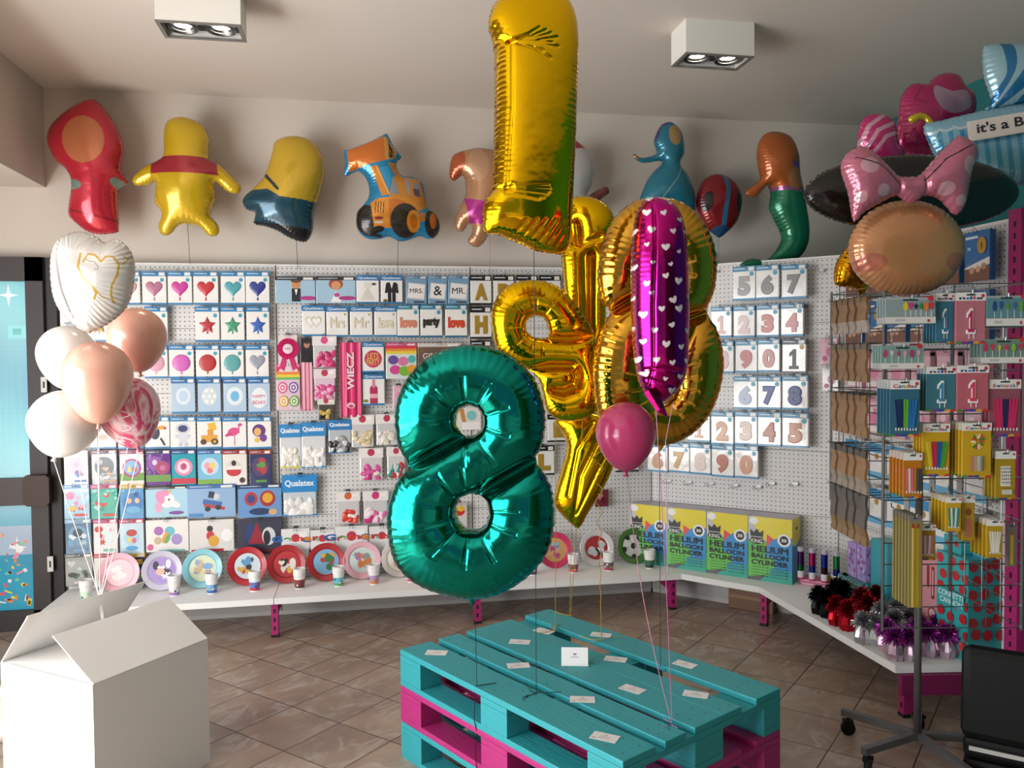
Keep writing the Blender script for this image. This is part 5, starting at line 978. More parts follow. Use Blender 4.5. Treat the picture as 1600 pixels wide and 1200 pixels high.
wallbal(1042, 262, 'teal bell shaped foil balloon with pale top near the right spotlight', [(1046,191),(1032,198),(1022,222),(1026,240),(1004,248),(992,242),(990,248),(1004,256),(1030,252),(1034,256),(1016,275),(1003,302),(1001,320),(1030,338),(1075,338),(1087,325),(1083,295),(1072,270),(1062,256),(1069,238),(1066,210),(1056,196)], '2b7f98', [('ell',1050,214,10,16,'b99a62'), ('ell',996,246,6,4,'b0714c'), ('line',[(1022,222),(1030,200),(1044,192)],4,'4a3a7a'), ('line',[(1062,258),(1052,280),(1028,312)],1.6,'8fb8c0')], pucker=P3)
wallbal(1123, 320, 'round red foil balloon with a blue stripe', [(1122,272),(1100,282),(1089,306),(1090,330),(1102,354),(1118,368),(1124,371),(1132,366),(1150,348),(1158,325),(1158,303),(1146,282)], '8c2028', [('line',[(1128,270),(1131,300),(1126,330),(1124,372)],7,'2f7fa8'), ('ell',1100,318,8,16,'2c2224',.2), ('ell',1150,318,6,16,'2c2224'), ('ell',1123,362,14,8,'2c5f8a')], (1123, 370, 1122, 420), col='4a8a9a', pucker=P3)
wallbal(1215, 315, 'long orange and green foil balloon with a curling tail', [(1212,207),(1194,212),(1184,232),(1186,262),(1188,280),(1168,298),(1166,306),(1182,308),(1200,290),(1206,302),(1203,325),(1214,350),(1222,370),(1212,392),(1196,406),(1176,404),(1158,412),(1160,420),(1190,420),(1215,408),(1240,408),(1258,390),(1264,360),(1258,320),(1254,296),(1248,270),(1246,240),(1234,214)], 'b8622c', [('poly',[(1196,300),(1206,296),(1252,302),(1275,300),(1275,425),(1150,425),(1150,395),(1200,380)],'1f7a58'), ('line',[(1206,297),(1252,300)],6,'9a5a8a'), ('ell',1234,262,9,6,'7a4a8a',.6), ('ell',1234,282,14,16,'c07a48')], Y=4.75, pucker=P3, k=.85)
# ---- right hand cluster
tanb = [(1416+90*cos(2*pi*k/18), 388-75*sin(2*pi*k/18)) for k in range(18)]
r = broot('foil_balloon', 1420, 390, 2.95, 0, 'big tan foil balloon with blush cheeks floating above the wire rack')
inflate('envelope', tanb, 2.95, r, (1420, 390), k=.8, N=190, base='c48a5e', mat_=M_pfoil, paint=[('ell',1352,412,22,14,'b8705a'), ('ell',1482,412,18,14,'b8705a')], pucker=P3)
r = broot('foil_balloon', 1424, 290, 3.22, 0, 'wide black oval foil balloon behind the pink bow')
inflate('envelope', [(1424+168*cos(2*pi*k/20), 302-60*sin(2*pi*k/20)) for k in range(20)], 3.22, r, (1424, 290), k=.6, N=190, base='16130f', mat_=M_pfoil, pucker=P3, maxh=.1)
r = broot('foil_balloon', 1428, 270, 2.85, 0, 'pink bow shaped foil balloon with pale polka dots above the tan one')
dots = [('ell',1350,262,14,12,'c99aa6'), ('ell',1372,300,10,9,'c99aa6'), ('ell',1506,262,12,14,'c99aa6'), ('ell',1470,298,12,10,'c99aa6'), ('ell',1340,310,8,9,'c99aa6'), ('ell',1495,315,9,8,'c99aa6'), ('line',[(1330,249),(1370,262),(1396,288)],2,'2a1a20'), ('line',[(1512,230),(1470,252),(1440,284)],2,'2a1a20')]
inflate('envelope', [(1342,228),(1322,240),(1314,262),(1326,300),(1334,345),(1352,330),(1385,312),(1402,306),(1424,318),(1446,306),(1470,312),(1492,336),(1508,320),(1516,270),(1527,246),(1522,226),(1500,214),(1490,218),(1465,242),(1438,272),(1420,276),(1402,274),(1385,258),(1362,236)], 2.85, r, (1428, 270), k=.85, N=200, base='b86a80', mat_=M_pfoil, paint=dots, pucker=P3, creases=[([(1400,272),(1404,308)], .3, .008), ([(1440,272),(1444,308)], .3, .008)])
r = broot('foil_balloon', 1445, 190, 3.6, 0, 'magenta curly foil balloon behind the pink bow')
inflate('envelope', [(1478,115),(1458,122),(1448,132),(1424,132),(1408,152),(1404,185),(1400,215),(1406,235),(1440,245),(1470,240),(1500,210),(1522,180),(1522,148),(1508,138),(1498,120)], 3.6, r, (1445, 190), k=.75, N=150, base='a8235c', mat_=M_pfoil, paint=[('spoly',[(1452,140),(1474,150),(1500,148),(1506,172),(1480,184),(1460,178),(1448,158)],'a8889c'), ('line',[(1432,140),(1420,160),(1436,168)],1.5,'6a1438'), ('line',[(1415,190),(1440,200),(1450,220)],1.5,'6a1438')], pucker=P3)
r = broot('foil_balloon', 1385, 225, 3.45, 0, 'small pink and white striped foil balloon with magenta swirl')
inflate('envelope', [(1368,178),(1350,184),(1342,202),(1341,230),(1356,244),(1375,262),(1405,274),(1414,262),(1412,235),(1402,222),(1400,200),(1390,184)], 3.45, r, (1385, 225), k=.8, N=130, base='b82a6c', mat_=M_pfoil, paint=[('line',[(1341,226),(1352,200),(1380,180)],6,'c898a8'), ('line',[(1350,232),(1364,208),(1394,194)],6,'c898a8'), ('line',[(1362,238),(1376,218),(1402,208)],6,'c898a8'), ('line',[(1390,224),(1406,232),(1410,258)],1.6,'6a1438')], pucker=P3)
# pram balloon
r = broot('pram_balloon', 1535, 200, 3.35, radians(-12), "pale blue pram shaped foil balloon reading it's a Boy, top right")
strp = [('poly',[(1440+i*17,190),(1447+i*17,188),(1464+i*17,290),(1456+i*17,290)],'4a92b8') for i in range(14)]
strp += [('poly',[(1430,150),(1700,130),(1700,172),(1640,172),(1445,206),(1432,200)],'86b4c6')]+[('ell',1452+i*22,202-i*2.1,12,6,'b9cfd6') for i in range(11)]+[('ell',1452+i*22,198-i*2.1,11,6,'86b4c6') for i in range(11)]
inflate('tub', [(1442,190),(1470,184),(1530,174),(1600,166),(1660,165),(1690,170),(1690,230),(1670,275),(1620,292),(1560,285),(1500,262),(1465,245),(1450,220)], 3.35, r, (1535, 200), k=.55, yaw=radians(-12), N=220, base='7fb2c8', mat_=M_pfoil, paint=strp, pucker=P3, maxh=.08)
inflate('hood', [(1542,72),(1534,82),(1536,120),(1548,160),(1541,172),(1600,166),(1660,164),(1680,150),(1680,110),(1640,80),(1580,74)], 3.35, r, (1535, 200), k=.6, yaw=radians(-12), N=180, base='8fb4bf', mat_=M_pfoil, paint=[('spoly',[(1560,72),(1578,80),(1578,120),(1546,172),(1550,150),(1566,120)],'1f6a9c'), ('spoly',[(1606,80),(1640,90),(1600,140),(1552,172),(1590,120)],'1f6a9c'), ('spoly',[(1660,100),(1690,120),(1620,165),(1580,170)],'1f6a9c')], pucker=P3)
inflate('handle', [(1415,176),(1428,170),(1444,172),(1456,184),(1458,192),(1448,190),(1438,180),(1424,186),(1416,183)], 3.3, r, (1535, 200), k=.9, yaw=radians(-12), N=70, base='b8a020', mat_=M_pfoil, pucker=(.1, .01, .02))
q = MB(); mp_ = 3.35/F_PX; q.M = Matrix.Translation(((1562-1535)*mp_, -.094, -(206-200)*mp_)) @ Matrix.Rotation(radians(7), 4, 'Y').inverted()
dome(q, [(p[0]*.31, p[1]*.08) for p in SH['rect']], 0, .003, 'cfc4bc'); put_text(q, "it's a Boy", -.005, .0, .235, .05, -.0045, '15182c', .02, keep=False); q.build('banner', M_print, r)
# gold piece behind the tan balloon
r = broot('foil_balloon', 1330, 420, 3.3, 0, 'bright gold foil balloon edge peeking out left of the tan one')
inflate('envelope', [(1334,378),(1318,392),(1306,412),(1303,436),(1308,446),(1335,452),(1345,462),(1356,450),(1360,420),(1350,392)], 3.3, r, (1330, 420), k=.9, N=90, base='d89a18', pucker=(.2, .012, .02))
# white wedding heart
wh = [(105,367),(90,378),(82,402),(81,430),(84,462),(95,488),(114,506),(136,520),(146,516),(163,509),(190,488),(204,462),(210,430),(209,405),(200,386),(182,374),(166,380),(150,369),(128,362)]
gl_ = 'b8901c'
r = broot('foil_balloon', 146, 440, 2.85, 0, 'white pearly heart foil balloon with gold line hearts')
inflate('envelope', wh, 2.85, r, (146, 440), k=.85, N=200, base='cfccc7', mat_=M_pfoil, pucker=(.16, .02, .02), creases=[([(105,366),(101,400),(110,450),(130,515)], .12, .006)],
        paint=[('line',[(141,400),(138,420),(146,438),(158,448),(164,460),(160,470)],3.2,gl_), ('line',[(146,412),(152,400),(163,402),(172,412),(178,404),(188,404),(196,416),(194,432),(186,448),(184,462),(186,474)],2.6,gl_), ('line',[(200,402),(206,408),(200,416),(194,410)],1.5,gl_), ('line',[(150,408),(156,412),(162,412),(168,420),(168,424),(162,424)],1,'7a7468'), ('line',[(158,448),(172,466),(186,470)],1.5,gl_)])
M_marb = mat('marbled_latex', .25, coat=.3, attr=False); n_, l_, b_ = nodes(M_marb)
tc_ = n_.new('ShaderNodeTexCoord'); mp_ = n_.new('ShaderNodeMapping'); mp_.inputs['Scale'].default_value = (5, 5, 1.6); nz_ = n_.new('ShaderNodeTexNoise'); nz_.inputs['Scale'].default_value = 2.2; nz_.inputs['Distortion'].default_value = 2.2
rp_ = n_.new('ShaderNodeValToRGB'); rp_.color_ramp.elements[0].color = lin('d84a74'); rp_.color_ramp.elements[0].position = .40; rp_.color_ramp.elements[1].color = lin('df5a80'); rp_.color_ramp.elements[1].position = .62
for ps, cc in ((.45, 'f0a6b8'), (.51, 'f8e2e6'), (.57, 'ee9cb0')): e_ = rp_.color_ramp.elements.new(ps); e_.color = lin(cc)
l_.new(tc_.outputs['Object'], mp_.inputs[0]); l_.new(mp_.outputs[0], nz_.inputs['Vector']); l_.new(nz_.outputs['Fac'], rp_.inputs[0]); l_.new(rp_.outputs[0], b_.inputs['Base Color'])
# ------------------------------------------------------------------ round latex balloons
def latex(px, py, rpx, hpx, d, label, col, m_, tilt=0, tie=None, ribcol='f0eeea', swirl=None, rib=True):
    """px,py: centre of the round part; rpx radius and hpx distance centre to neck in photo pixels"""
    s = d/F_PX; R = rpx*s; L = hpx*s; r = broot('latex_balloon', px, py, d, 0, label); n = 40; prof = []
    for i in range(23):
        a = pi*i/22; prof.append((R*sin(a), R*cos(a)))
    P = []
    for rr_, z in prof:
        if z >= 0: P.append((rr_, z))
        else: t = -z/R; P.append((rr_**1.0*(1-.10*t*t) if t < .999 else .006, z*(L/R)*(.84+.16*t)))
    P = [(x, z) for x, z in P if x > .012 or z > 0]
    P[0] = (.0004, P[0][1]); zb = -L
    P += [(.010, zb*.985), (.006, zb*1.0), (.006, zb-.008), (.010, zb-.016), (.001, zb-.017)]
    if swirl and False:
        q = MB(); rr = random.Random(3)
        for j in range(len(P)-1):
            for k in range(n*2):
                a0, a1 = 2*pi*k/(2*n), 2*pi*(k+1)/(2*n); (r0, z0), (r1, z1) = P[j], P[j+1]
                v = sin(a0*7+z0*14/R*.3+1.5*sin(a0*3+z0*20))+.5*sin(a0*15+z0*30)
                c = swirl[0] if v > .55 else swirl[1] if v > -.3 else swirl[2]
                q.add([(r0*cos(a0), r0*sin(a0), z0), (r1*cos(a0), r1*sin(a0), z1), (r1*cos(a1), r1*sin(a1), z1), (r0*cos(a1), r0*sin(a1), z0)], [(0,1,2,3)], c)
    else: q = MB().lathe(P, n, col)
    o = q.build('balloon_skin', m_, r, smooth=True, merge=True); o.rotation_euler = (0, tilt, 0)
    return r, Matrix.Rotation(tilt, 3, 'Y') @ Vector((0, 0, zb-.012))
BT = Vector((-.965, 3.325, .42))
def down(r, loc_, jit=0, col='f2f0ec', curl=0):
    W_ = (Matrix.Translation(r.location) @ Matrix.Rotation(r.rotation_euler[2], 4, 'Z')) @ loc_
    g = at(156+jit*1.2, 930, 3.28); t = .9
    ribbon(r, W_, g, col, sag=.01*jit*.2, rad=.0017); ribbon(r, g, BT, col, sag=0, rad=.0017)
for (px, py, R_, h_, d_, lb, c, m_, tl, jit) in ((104, 552, 43, 58, 3.3, 'white latex balloon behind the rose gold ones', 'f0eeec', M_latex, -.05, -2), (214, 525, 44, 57, 3.15, 'rose gold latex balloon, upper right of the bunch', 'f0b09a', M_pearl, -.06, 1),
        (152, 585, 52, 78, 2.9, 'rose gold latex balloon in the front middle of the bunch', 'f2b6a2', M_pearl, 0, 0), (99, 662, 52, 54, 2.95, 'white latex balloon, lowest left of the bunch', 'f3f1ef', M_latex, .28, -1)):
    r, nl = latex(px, py, R_, h_, d_, lb, c, m_, tl); down(r, nl, jit)
r, nl = latex(200, 636, 47, 66, 3.1, 'pink and white marbled latex balloon, right of the bunch', 'd85078', M_marb, -.22, swirl=('d23a66', 'e07a98', 'f0c4cc')); down(r, nl, 2)
q = MB(); path = []
for i in range(90):
    t = i/89; path.append(Vector((.035*sin(t*22)*(.6+.4*t)+.04, -.135-.0*t, .09-.17*t)))
q.tube(path, .0018, 'f3e6e8', 5); q.build('curled_ribbon', M_ribbon, r)
q = MB()
rh = [o for o in COL.objects if o.get('label', '') == 'white pearly heart foil balloon with gold line hearts'][0]; down(rh, Vector((-.0, 0, -.18)), .5)
r, nl = latex(978, 675, 47, 62, 2.75, 'hot pink round latex balloon in front of the gold balloons', 'cc3f78', M_latex, 0)
ribbon(r, at(980, 742, 2.75), oz(1048, 1125, ZT), 'c07a98', sag=-.02)
r2 = [o for o in COL.objects if 'tapering to a point' in o.get('label', '')][0]
ribbon(r2, at(934, 690, 3.2), oz(940, 1002, ZT), 'b08c34', sag=0, curl=1, rad=.0018, name='curled_ribbon'); bow(r2, oz(940, 1000, ZT), 'c8a848', .05, 12)
# ------------------------------------------------------------------ wire display rack
RK = (2.134, 2.857); RA = -radians(11)
rack = empty('display_rack', (RK[0], RK[1], 0), RA); tag(rack, 'tall rotating chrome wire rack of candle packets on a wheeled star base', 'rack')
HW = .25; Z0, Z1 = .60, 1.84
for k in range(4):
    q = MB(); q.M = Matrix.Rotation(k*pi/2, 4, 'Z'); zb = Z0 if k < 2 else Z0+.3875; z = zb
    while z <= Z1+.001: q.tube([(-HW, -HW, z), (HW, -HW, z)], .0022, '8d8f92', 5); z += .0775
    for j in range(5): q.tube([(-HW+j*.125, -HW+.003, zb), (-HW+j*.125, -HW+.003, Z1)], .0022, '8d8f92', 5)
    q.build('wire_grid', M_wire, rack)
for sx in (-1, 1):
    for sy in (-1, 1): MB().tube([(sx*HW, sy*HW, (Z0 if sy < 0 or sx > 0 else Z0+.3875)-.01), (sx*HW, sy*HW, Z1+.01)], .006, '77797c', 8).build('corner_post', M_wire, rack)
M_grey = mat('grey_paint', .4, metal=.5, col='6f7071')
q = MB(); q.tube([(0, 0, .07), (0, 0, 1.2)], .0135, '6f7071', 16); q.build('pole', M_grey, rack, smooth=True)
for k in range(5):
    a = radians(-20+72*k)-RA; dx, dy = cos(a), sin(a); Lb = .30
    q = MB(); q.M = Matrix.Rotation(a, 4, 'Z'); q.prism([(0, -.013), (Lb, -.013), (Lb, .013), (0, .013)], .078, .105, '6f7071'); lg = q.build('base_leg', M_grey, rack)
    q = MB(); q.M = Matrix.Translation((dx*(Lb-.025), dy*(Lb-.025), .03)) @ Matrix.Rotation(a+.6, 4, 'Z') @ Matrix.Rotation(pi/2, 4, 'X'); q.lathe([(.0005, -.013), (.022, -.013), (.029, -.008), (.029, .008), (.022, .013), (.0005, .013)], 20, '1e1e20')
    q.M = Matrix.Translation((dx*(Lb-.025), dy*(Lb-.025), 0)) @ Matrix.Rotation(a+.6, 4, 'Z'); q.box(-.02, -.018, .05, .02, .018, .064, '1a1a1c'); q.lathe([(.006, .05), (.006, .078)], 10, '55575a'); q.build('caster', M_plast, lg)
nR = Vector((sin(RA), -cos(RA), 0)); 
ex = Vector((cos(RA), sin(RA), 0))
def cardstack(x0, y0, x1, y1, label, bg, items, n=4, out=.13, head='e6e5e3', headh=.16, txt=None, th=.006, foot_=True, film=True, name='candle_packet', gap=.021, hk=True):
    dd = nR.dot(Vector((RK[0], RK[1], 0)))+HW+out; xc, yc = (x0+x1)/2, (y0+y1)/2
    A, B_, P, T_, Bo = (hit(a, b, nR, dd) for a, b in ((x0, yc), (x1, yc), (xc, yc), (xc, y0), (xc, y1)))
    w, h = (B_-A).length, T_.z-Bo.z; c = Vector((P.x, P.y, (T_.z+Bo.z)/2))
    r = empty(name, c, RA); tag(r, label+(', frontmost' if n > 1 else ''), 'candle packet', None)
    q = MB(); q.cbox(-w/2, 0, -h/2, w/2, th, h/2, .0022, bg); q.build('card', M_print, r)
    q = MB(); draw(q, w, h, items, -.0004)
    if foot_:
        for k, cc in enumerate(['4a8a3a', '7a3a8a', '2a4a9a', 'd8a028', 'c8342c']): 
            P_ = clip(xf('disc', (-.4+.2*k)*w, -h/2, w*.24, w*.16), -w/2, -h/2, w/2, h/2)
            if P_: flat(q, P_, -.0012-.0002*k, cc)
    q.build('printed_picture', M_print, r)
    q = MB(); q.box(-w/2, -.0012, h/2-h*headh, w/2, -.0002, h/2, head); flat(q, xf('rect', 0, h/2-.008, w*.3, .005), -.0015, '2a2c30')
    flat(q, xf('disc', w*.4, h/2-h*headh*.4, w*.12, w*.12), -.0015, 'c23440')
    if txt:
        cols = ['c83a3a', '2a4a9a', '4a8a3a', 'd88a28', '7a3a8a', 'c83a6a', '2a8aa0', 'b83a2a', '2a4a9a']; L_ = len(txt); tw = w*.78
        put_word(q, txt, 0, h/2-h*headh*.64, tw, h*headh*.4, -.0014, ['2b2f6a', '2a4a9a', 'c83a48', '2b2f6a'] if L_ < 5 else cols)
    q.build('header_print', M_print, r)
    q = MB(); q.tube([(0, .0, h/2-.004), (0, out, h/2-.004), (0, out+.003, h/2+.012)], .0022, '8d8f92', 5); q.tube([(0, 0, h/2-.004), (0, -.012, h/2-.004), (0, -.014, h/2+.008)], .0022, '8d8f92', 5)
    if hk:
        o = q.build('rack_hook', M_wire, None, c, RA); tag(o, ' '.join(('chrome rack prong holding the '+label).split(',')[0].split()[:16]), 'hook')
    for j in range(1, n):
        dup(r, c-nR*(gap*j), RA, label.replace(', second row of the rack', ' on the rack')+', '+('second', 'third', 'fourth', 'fifth', 'sixth')[j-1]+' in line')
def candles(cols, x0=.2, x1=.8, y0=.42, y1=.86, spread=.72):
    its = []; n = len(cols)
    for k, c in enumerate(cols):
        t = (k+.5)/n; xb = x0+(x1-x0)*t; xt = .5+(xb-.5)*spread; xm = (xb+xt)/2; ln = (y1-y0)
        its.append(('rect', xm, (y0+y1)/2, (x1-x0)/n*.8, ln, c, -(xb-xt)/ln*.55))
        its.append(('rect', xb, y1+.01, (x1-x0)/n*.5, .05, 'e6e6e6'))
    return its
def one(c, dc): return [('fig', .5, .56, .42, .5, 'f0eef0', '1'), ('fig', .505, .565, .3, .42, c, '1'), ('rect', .44, .86, .03, .1, 'f0eef0'), ('rect', .6, .86, .03, .1, 'f0eef0'), ('disc', .5, .5, .08, .06, dc), ('disc', .52, .66, .08, .06, dc)]
def tray(cols, x0, x1): 
    return [('rect', .5, .86, 1, .24, 'dcdad8'), ('rect', .3, .86, .2, .1, 'b8bcc0'), ('disc', .86, .88, .06, .12, 'c23440')]+[it for k, c in enumerate(cols) for it in (('rect', x0+(x1-x0)*k/len(cols), .58, .014, .3, 'e8e8ea'), (['disc', 'heart', 'star', 'flower'][k % 4], x0+(x1-x0)*k/len(cols), .34, .1, .34, c))]
CY = 'c8a020'
cardstack(1383, 465, 1462, 506, 'clear tray of colourful letter candles, rack top left', '8fa0a4', tray(['d8c83a', 'c83a8c', '2a2a4a', '2f8a4a', 'd87a3a', 'c83a48'], .4, 1.0), n=4, out=.16, head='aab4b8', headh=.08, foot_=False)
cardstack(1462, 458, 1491, 536, 'blue card with a number one candle at the rack top', '3a7088', one('2a6a9a', 'c8d8e8'), n=5, txt='ndle', out=.13)
cardstack(1493, 457, 1540, 537, 'pink card with a number one candle at the rack top', 'b8707e', one('b82a5c', 'e8c8d4'), n=4, txt='ndle', out=.15)
cardstack(1541, 462, 1604, 510, 'clear tray of blue and green candles, rack top right', '5f8a94', tray(['2a4a8a', '2a5a9a', '5a9a3a', '3a6aa0', '6aa04a'], .2, 1.0), n=3, out=.15, head='9aa6aa', headh=.08, foot_=False)
cardstack(1376, 540, 1444, 577, 'clear tray of pink and white candles, second row of the rack', '7fa09c', tray(['b8406a', 'd0c0c8', 'b8406a', 'd8a8b8', 'a83a6a', 'c8a0b0'], .1, 1.0), n=4, out=.15, head='7fa09c', headh=.06, foot_=False)
cardstack(1532, 530, 1604, 568, 'clear tray of pink and yellow candles, second row of the rack', '6f8a84', tray(['b83a5c', 'c83a58', 'd8b83a', 'd83a5c', '8ab83a', 'c83a5c'], .1, 1.0), n=4, out=.15, head='7a918c', headh=.06, foot_=False)
cardstack(1390, 594, 1437, 682, 'blue card of navy green and blue dotted candles', '35677e', candles(['1a2a5a', '1f3064', '1a2a5a', '5aa82a', '62b02c', '2a6ab0', '2a6ab0', '2f74b8'], .16, .9, .34, .86), n=5, txt='Candles', out=.17, gap=.024)
cardstack(1447, 573, 1495, 643, 'pale blue card with large number one candle, middle row', '3f7484', one('3f86a8', '8a5a3a'), n=4, txt='ndle', out=.15)
cardstack(1495, 571, 1545, 643, 'pink card with large number one candle, middle row', 'b8606e', one('d83a5a', '7a3a3a'), n=3, txt='ndle', out=.16)
cardstack(1545, 593, 1595, 682, 'pink card of magenta and navy dotted candles', '90505e', candles(['c82a62', 'd02c68', 'c82a62', '2a2458', '2a2458', 'c82a62', 'd02c68', 'c82a62'], .12, .9, .34, .86), n=3, txt='świeczki', out=.15)
cardstack(1441, 662, 1484, 744, 'yellow card of rainbow dotted candles', CY, candles(['d8c83a', 'd8b02a', 'b82a48', 'c82a4a', '2a5aa0', '2a5aa0', '3a9a3a', '4aa03a'], .1, .92, .34, .84, .6), n=4, txt='Candles', out=.14)
cardstack(1503, 661, 1549, 746, 'yellow card with a fan wheel of candles and a pastel row', CY, [(('rect'), .52+.15*cos(a), .34+.1*sin(a), .17, .035, ['d84a3a', '3a7a3a', 'd8c83a', 'e8e4d8'][k % 4], -a) for k, a in enumerate([2*pi*j/14 for j in range(14)])]+[('rect', .3+.055*k, .74, .035, .28, c) for k, c in enumerate(['c87a8a', 'c87a8a', 'c8b8a0', 'b8b0a0', 'e0e0e0', 'c8ccd0', '8a9098', '5a6068'])], n=5, txt='Candles', out=.16, headh=.14)
cardstack(1411, 708, 1441, 778, 'orange card of pink and grey striped candles', 'b8741c', candles(['d86a7a', 'e8c8cc', 'd86a7a', 'b87a2a', '4a5058', '3a4048'], .1, .98, .34, .86, .9), n=5, out=.15, gap=.026)
cardstack(1555, 705, 1587, 780, 'yellow card of leopard spotted candles', 'a88a1c', [('rect', .5, .52, .5, .42, 'e0dcd4')]+[('disc', .3+.1*(k % 5), .36+.055*(k//5)*1.3, .05, .03, '1f1c1c') for k in range(25)]+[('rect', .5, .84, .5, .1, 'cfcac0')], n=4, txt=None, out=.15)
cardstack(1477, 777, 1502, 832, 'yellow card of slim teal candles', CY, candles(['2f8a84', 'd8e0dc', '2f8a84', 'd8e0dc', '2f8a84'], .16, .86, .3, .84, .7), n=5, out=.15, gap=.024)
cardstack(1503, 774, 1523, 846, 'yellow card with a small pink candle figure', 'b08c24', [('disc', .5, .36, .5, .16, '8a4a2a'), ('rect', .5, .7, .5, .4, 'b06a5a')], n=2, out=.13)
cardstack(1435, 820, 1462, 875, 'yellow card of slim pink candles', 'a87c1c', candles(['b87a88', 'd8c8cc', 'b87a88', 'd8c8cc', 'b87a88'], .16, .86, .3, .84, .7), n=2, out=.14)
cardstack(1541, 812, 1567, 873, 'yellow card of slim white candles', 'b89420', candles(['dcd8cc', 'e8e4da', 'dcd8cc', 'e8e4da', 'dcd8cc'], .16, .86, .3, .84, .7), n=5, out=.15, gap=.024)
cardstack(1419, 806, 1441, 950, 'clear pack with a tall gold cake fountain', '8a7f4c', [('rect', .32, .55, .26, .88, 'b8962a'), ('rect', .66, .55, .26, .88, 'a88a28'), ('rect', .3, .55, .06, .88, 'ecd88a'), ('tri', .32, .1, .26, .06, 'a83030'), ('tri', .66, .1, .26, .06, 'a83030')], n=6, head='7a7472', headh=.06, out=.18, gap=.023, foot_=False)
cardstack(1573, 818, 1589, 886, 'clear pack with a single short gold fountain', '6a6660', [('rect', .5, .6, .3, .7, 'b8962a'), ('tri', .5, .22, .3, .08, 'a83030')], n=1, head='6a6664', out=.13, foot_=False)
# kraft backed packets on the left side of the rack
nL = Vector((-cos(RA), -sin(RA), 0))
kraft0 = None
def kraft(row_, z, n, w, h, top, mid, botc, shade):
    for j in range(n):
        # position along the left face from its back corner to its front corner
        u = -.165+j*.06; c = Vector((RK[0], RK[1], 0))+nL*(HW+.022)+Vector((sin(RA), -cos(RA), 0))*u; c.z = z
        r = empty('kraft_packet', c, RA-pi/2); lab = f'kraft brown packet on the left side of the rack, {row_} row, ' + ['farthest back', 'second from the back', 'third from the back', 'fourth from the back', 'fifth from the back', 'nearest the front'][j]
        tag(r, lab, 'packet')
        q = MB(); bend = .006*sin(j*2.1)
        for k in range(6):
            z0, z1 = -h/2+h*k/6, -h/2+h*(k+1)/6; b0, b1 = bend*sin(pi*k/6)+.004*sin(k*2), bend*sin(pi*(k+1)/6)+.004*sin((k+1)*2)
            cc = top if k == 5 else mid if k > 1 else botc
            q.add([(-w/2, b0, z0), (w/2, b0, z0), (w/2, b1, z1), (-w/2, b1, z1)], [(0,1,2,3)], cc); q.add([(-w/2, b0+.01, z0), (w/2, b0+.01, z0), (w/2, b1+.01, z1), (-w/2, b1+.01, z1)], [(3,2,1,0)], cc)
            for s in (-w/2, w/2): q.add([(s, b0, z0), (s, b0+.01, z0), (s, b1+.01, z1), (s, b1, z1)], [(0,1,2,3) if s > 0 else (3,2,1,0)], cc)
        q.build('sleeve', M_print, r)
        q = MB(); q.tube([(0, -.0, h/2), (0, .10, h/2), (0, .1, h/2+.01)], .002, '8d8f92', 5); q.tube([(0, 0, h/2), (0, -.02, h/2), (0, -.022, h/2+.01)], .002, '8d8f92', 5); q.build('hang_wire', M_wire, r)
K1, K2 = '8f6c48', '7c5c3c'
kraft('top', 1.74, 6, .046, .135, K2, K1, 'b0a298', 0); kraft('second', 1.56, 6, .046, .145, '6a5a4c', K1, K1, 0); kraft('third', 1.36, 6, .046, .16, K2, K1, K1, 0)
kraft('fourth', 1.15, 6, .048, .165, '4a443e', K1, '8f8377', 0); kraft('lowest', .97, 6, .05, .19, '4a4644', '57504a', '7c6040', 0)
# ------------------------------------------------------------------ goods on the right hand shelf
def onshelf(px, py): p = oz(px, py, SZ); return p
tube0 = None
for k, (px, py, c1, c2) in enumerate(((1251, 902, '5a2a6a', '1f6a3a'), (1269, 905, 'b82a6c', '2a3a9a'), (1288, 908, '2a3aa0', '3a1f2a'), (1307, 911, '2a8a4a', '1f2f7a'))):
    p = onshelf(px, py+12); 
    r = empty('confetti_tube', (p.x, p.y, SZ+.037)); tag(r, f'clear confetti tube with {["purple and green", "magenta and blue", "blue and dark", "green and navy"][k]} foil on pink boxes', 'confetti tube', 'confetti tubes on the corner shelf')
    q = MB(); q.lathe([(.0005, .001), (.019, .001), (.019, .012)], 20, 'c82a5c'); q.lathe([(.019, .012), (.0191, .05)], 20, 'dcd8dc'); q.build('label_sleeve', M_print, r, smooth=True)
    q = MB(); q.lathe([(.0188, .05), (.0188, .09), (.0188, .12), (.0188, .165)], 20, c1, cols=[c2, c1, c1]); q.build('foil_filling', M_tinsel, r, smooth=True)
    q = MB(); q.lathe([(.0188, .165), (.0195, .17), (.0195, .19), (.0005, .19)], 20, 'b8bcc2'); q.build('cap', M_film, r, smooth=True)
def sbox(px, py, w, d, h, rz, name, label, cols, cat='box', z=SZ, front=None, side_=None, pos=None):
    p = Vector(pos) if pos else oz(px, py, z); r = empty(name, (p.x, p.y, p.z), rz); tag(r, label, cat)
    q = MB(); q.cbox(-w/2, -d/2, 0, w/2, d/2, h, .0015, cols); q.build('carton', M_print, r)
    if front: q = MB(); q.M = Matrix.Translation((0, -d/2-.0004, h/2)); draw(q, w, h, front); q.build('front_print', M_print, r)
    if side_: q = MB(); q.M = Matrix.Translation((w/2+.0004, 0, h/2)) @ Matrix.Rotation(pi/2, 4, 'Z'); draw(q, d, h, side_); q.build('side_print', M_print, r)
    return r
p0 = onshelf(1276, 912)
PBX = [('rect', .5, .3, 1, .12, 'f0e8ec'), ('rect', .5, .62, .9, .3, 'e8d0da'), ('disc', .8, .7, .16, .5, 'a83058'), ('disc', .6, .6, .1, .4, 'd86a9c')]
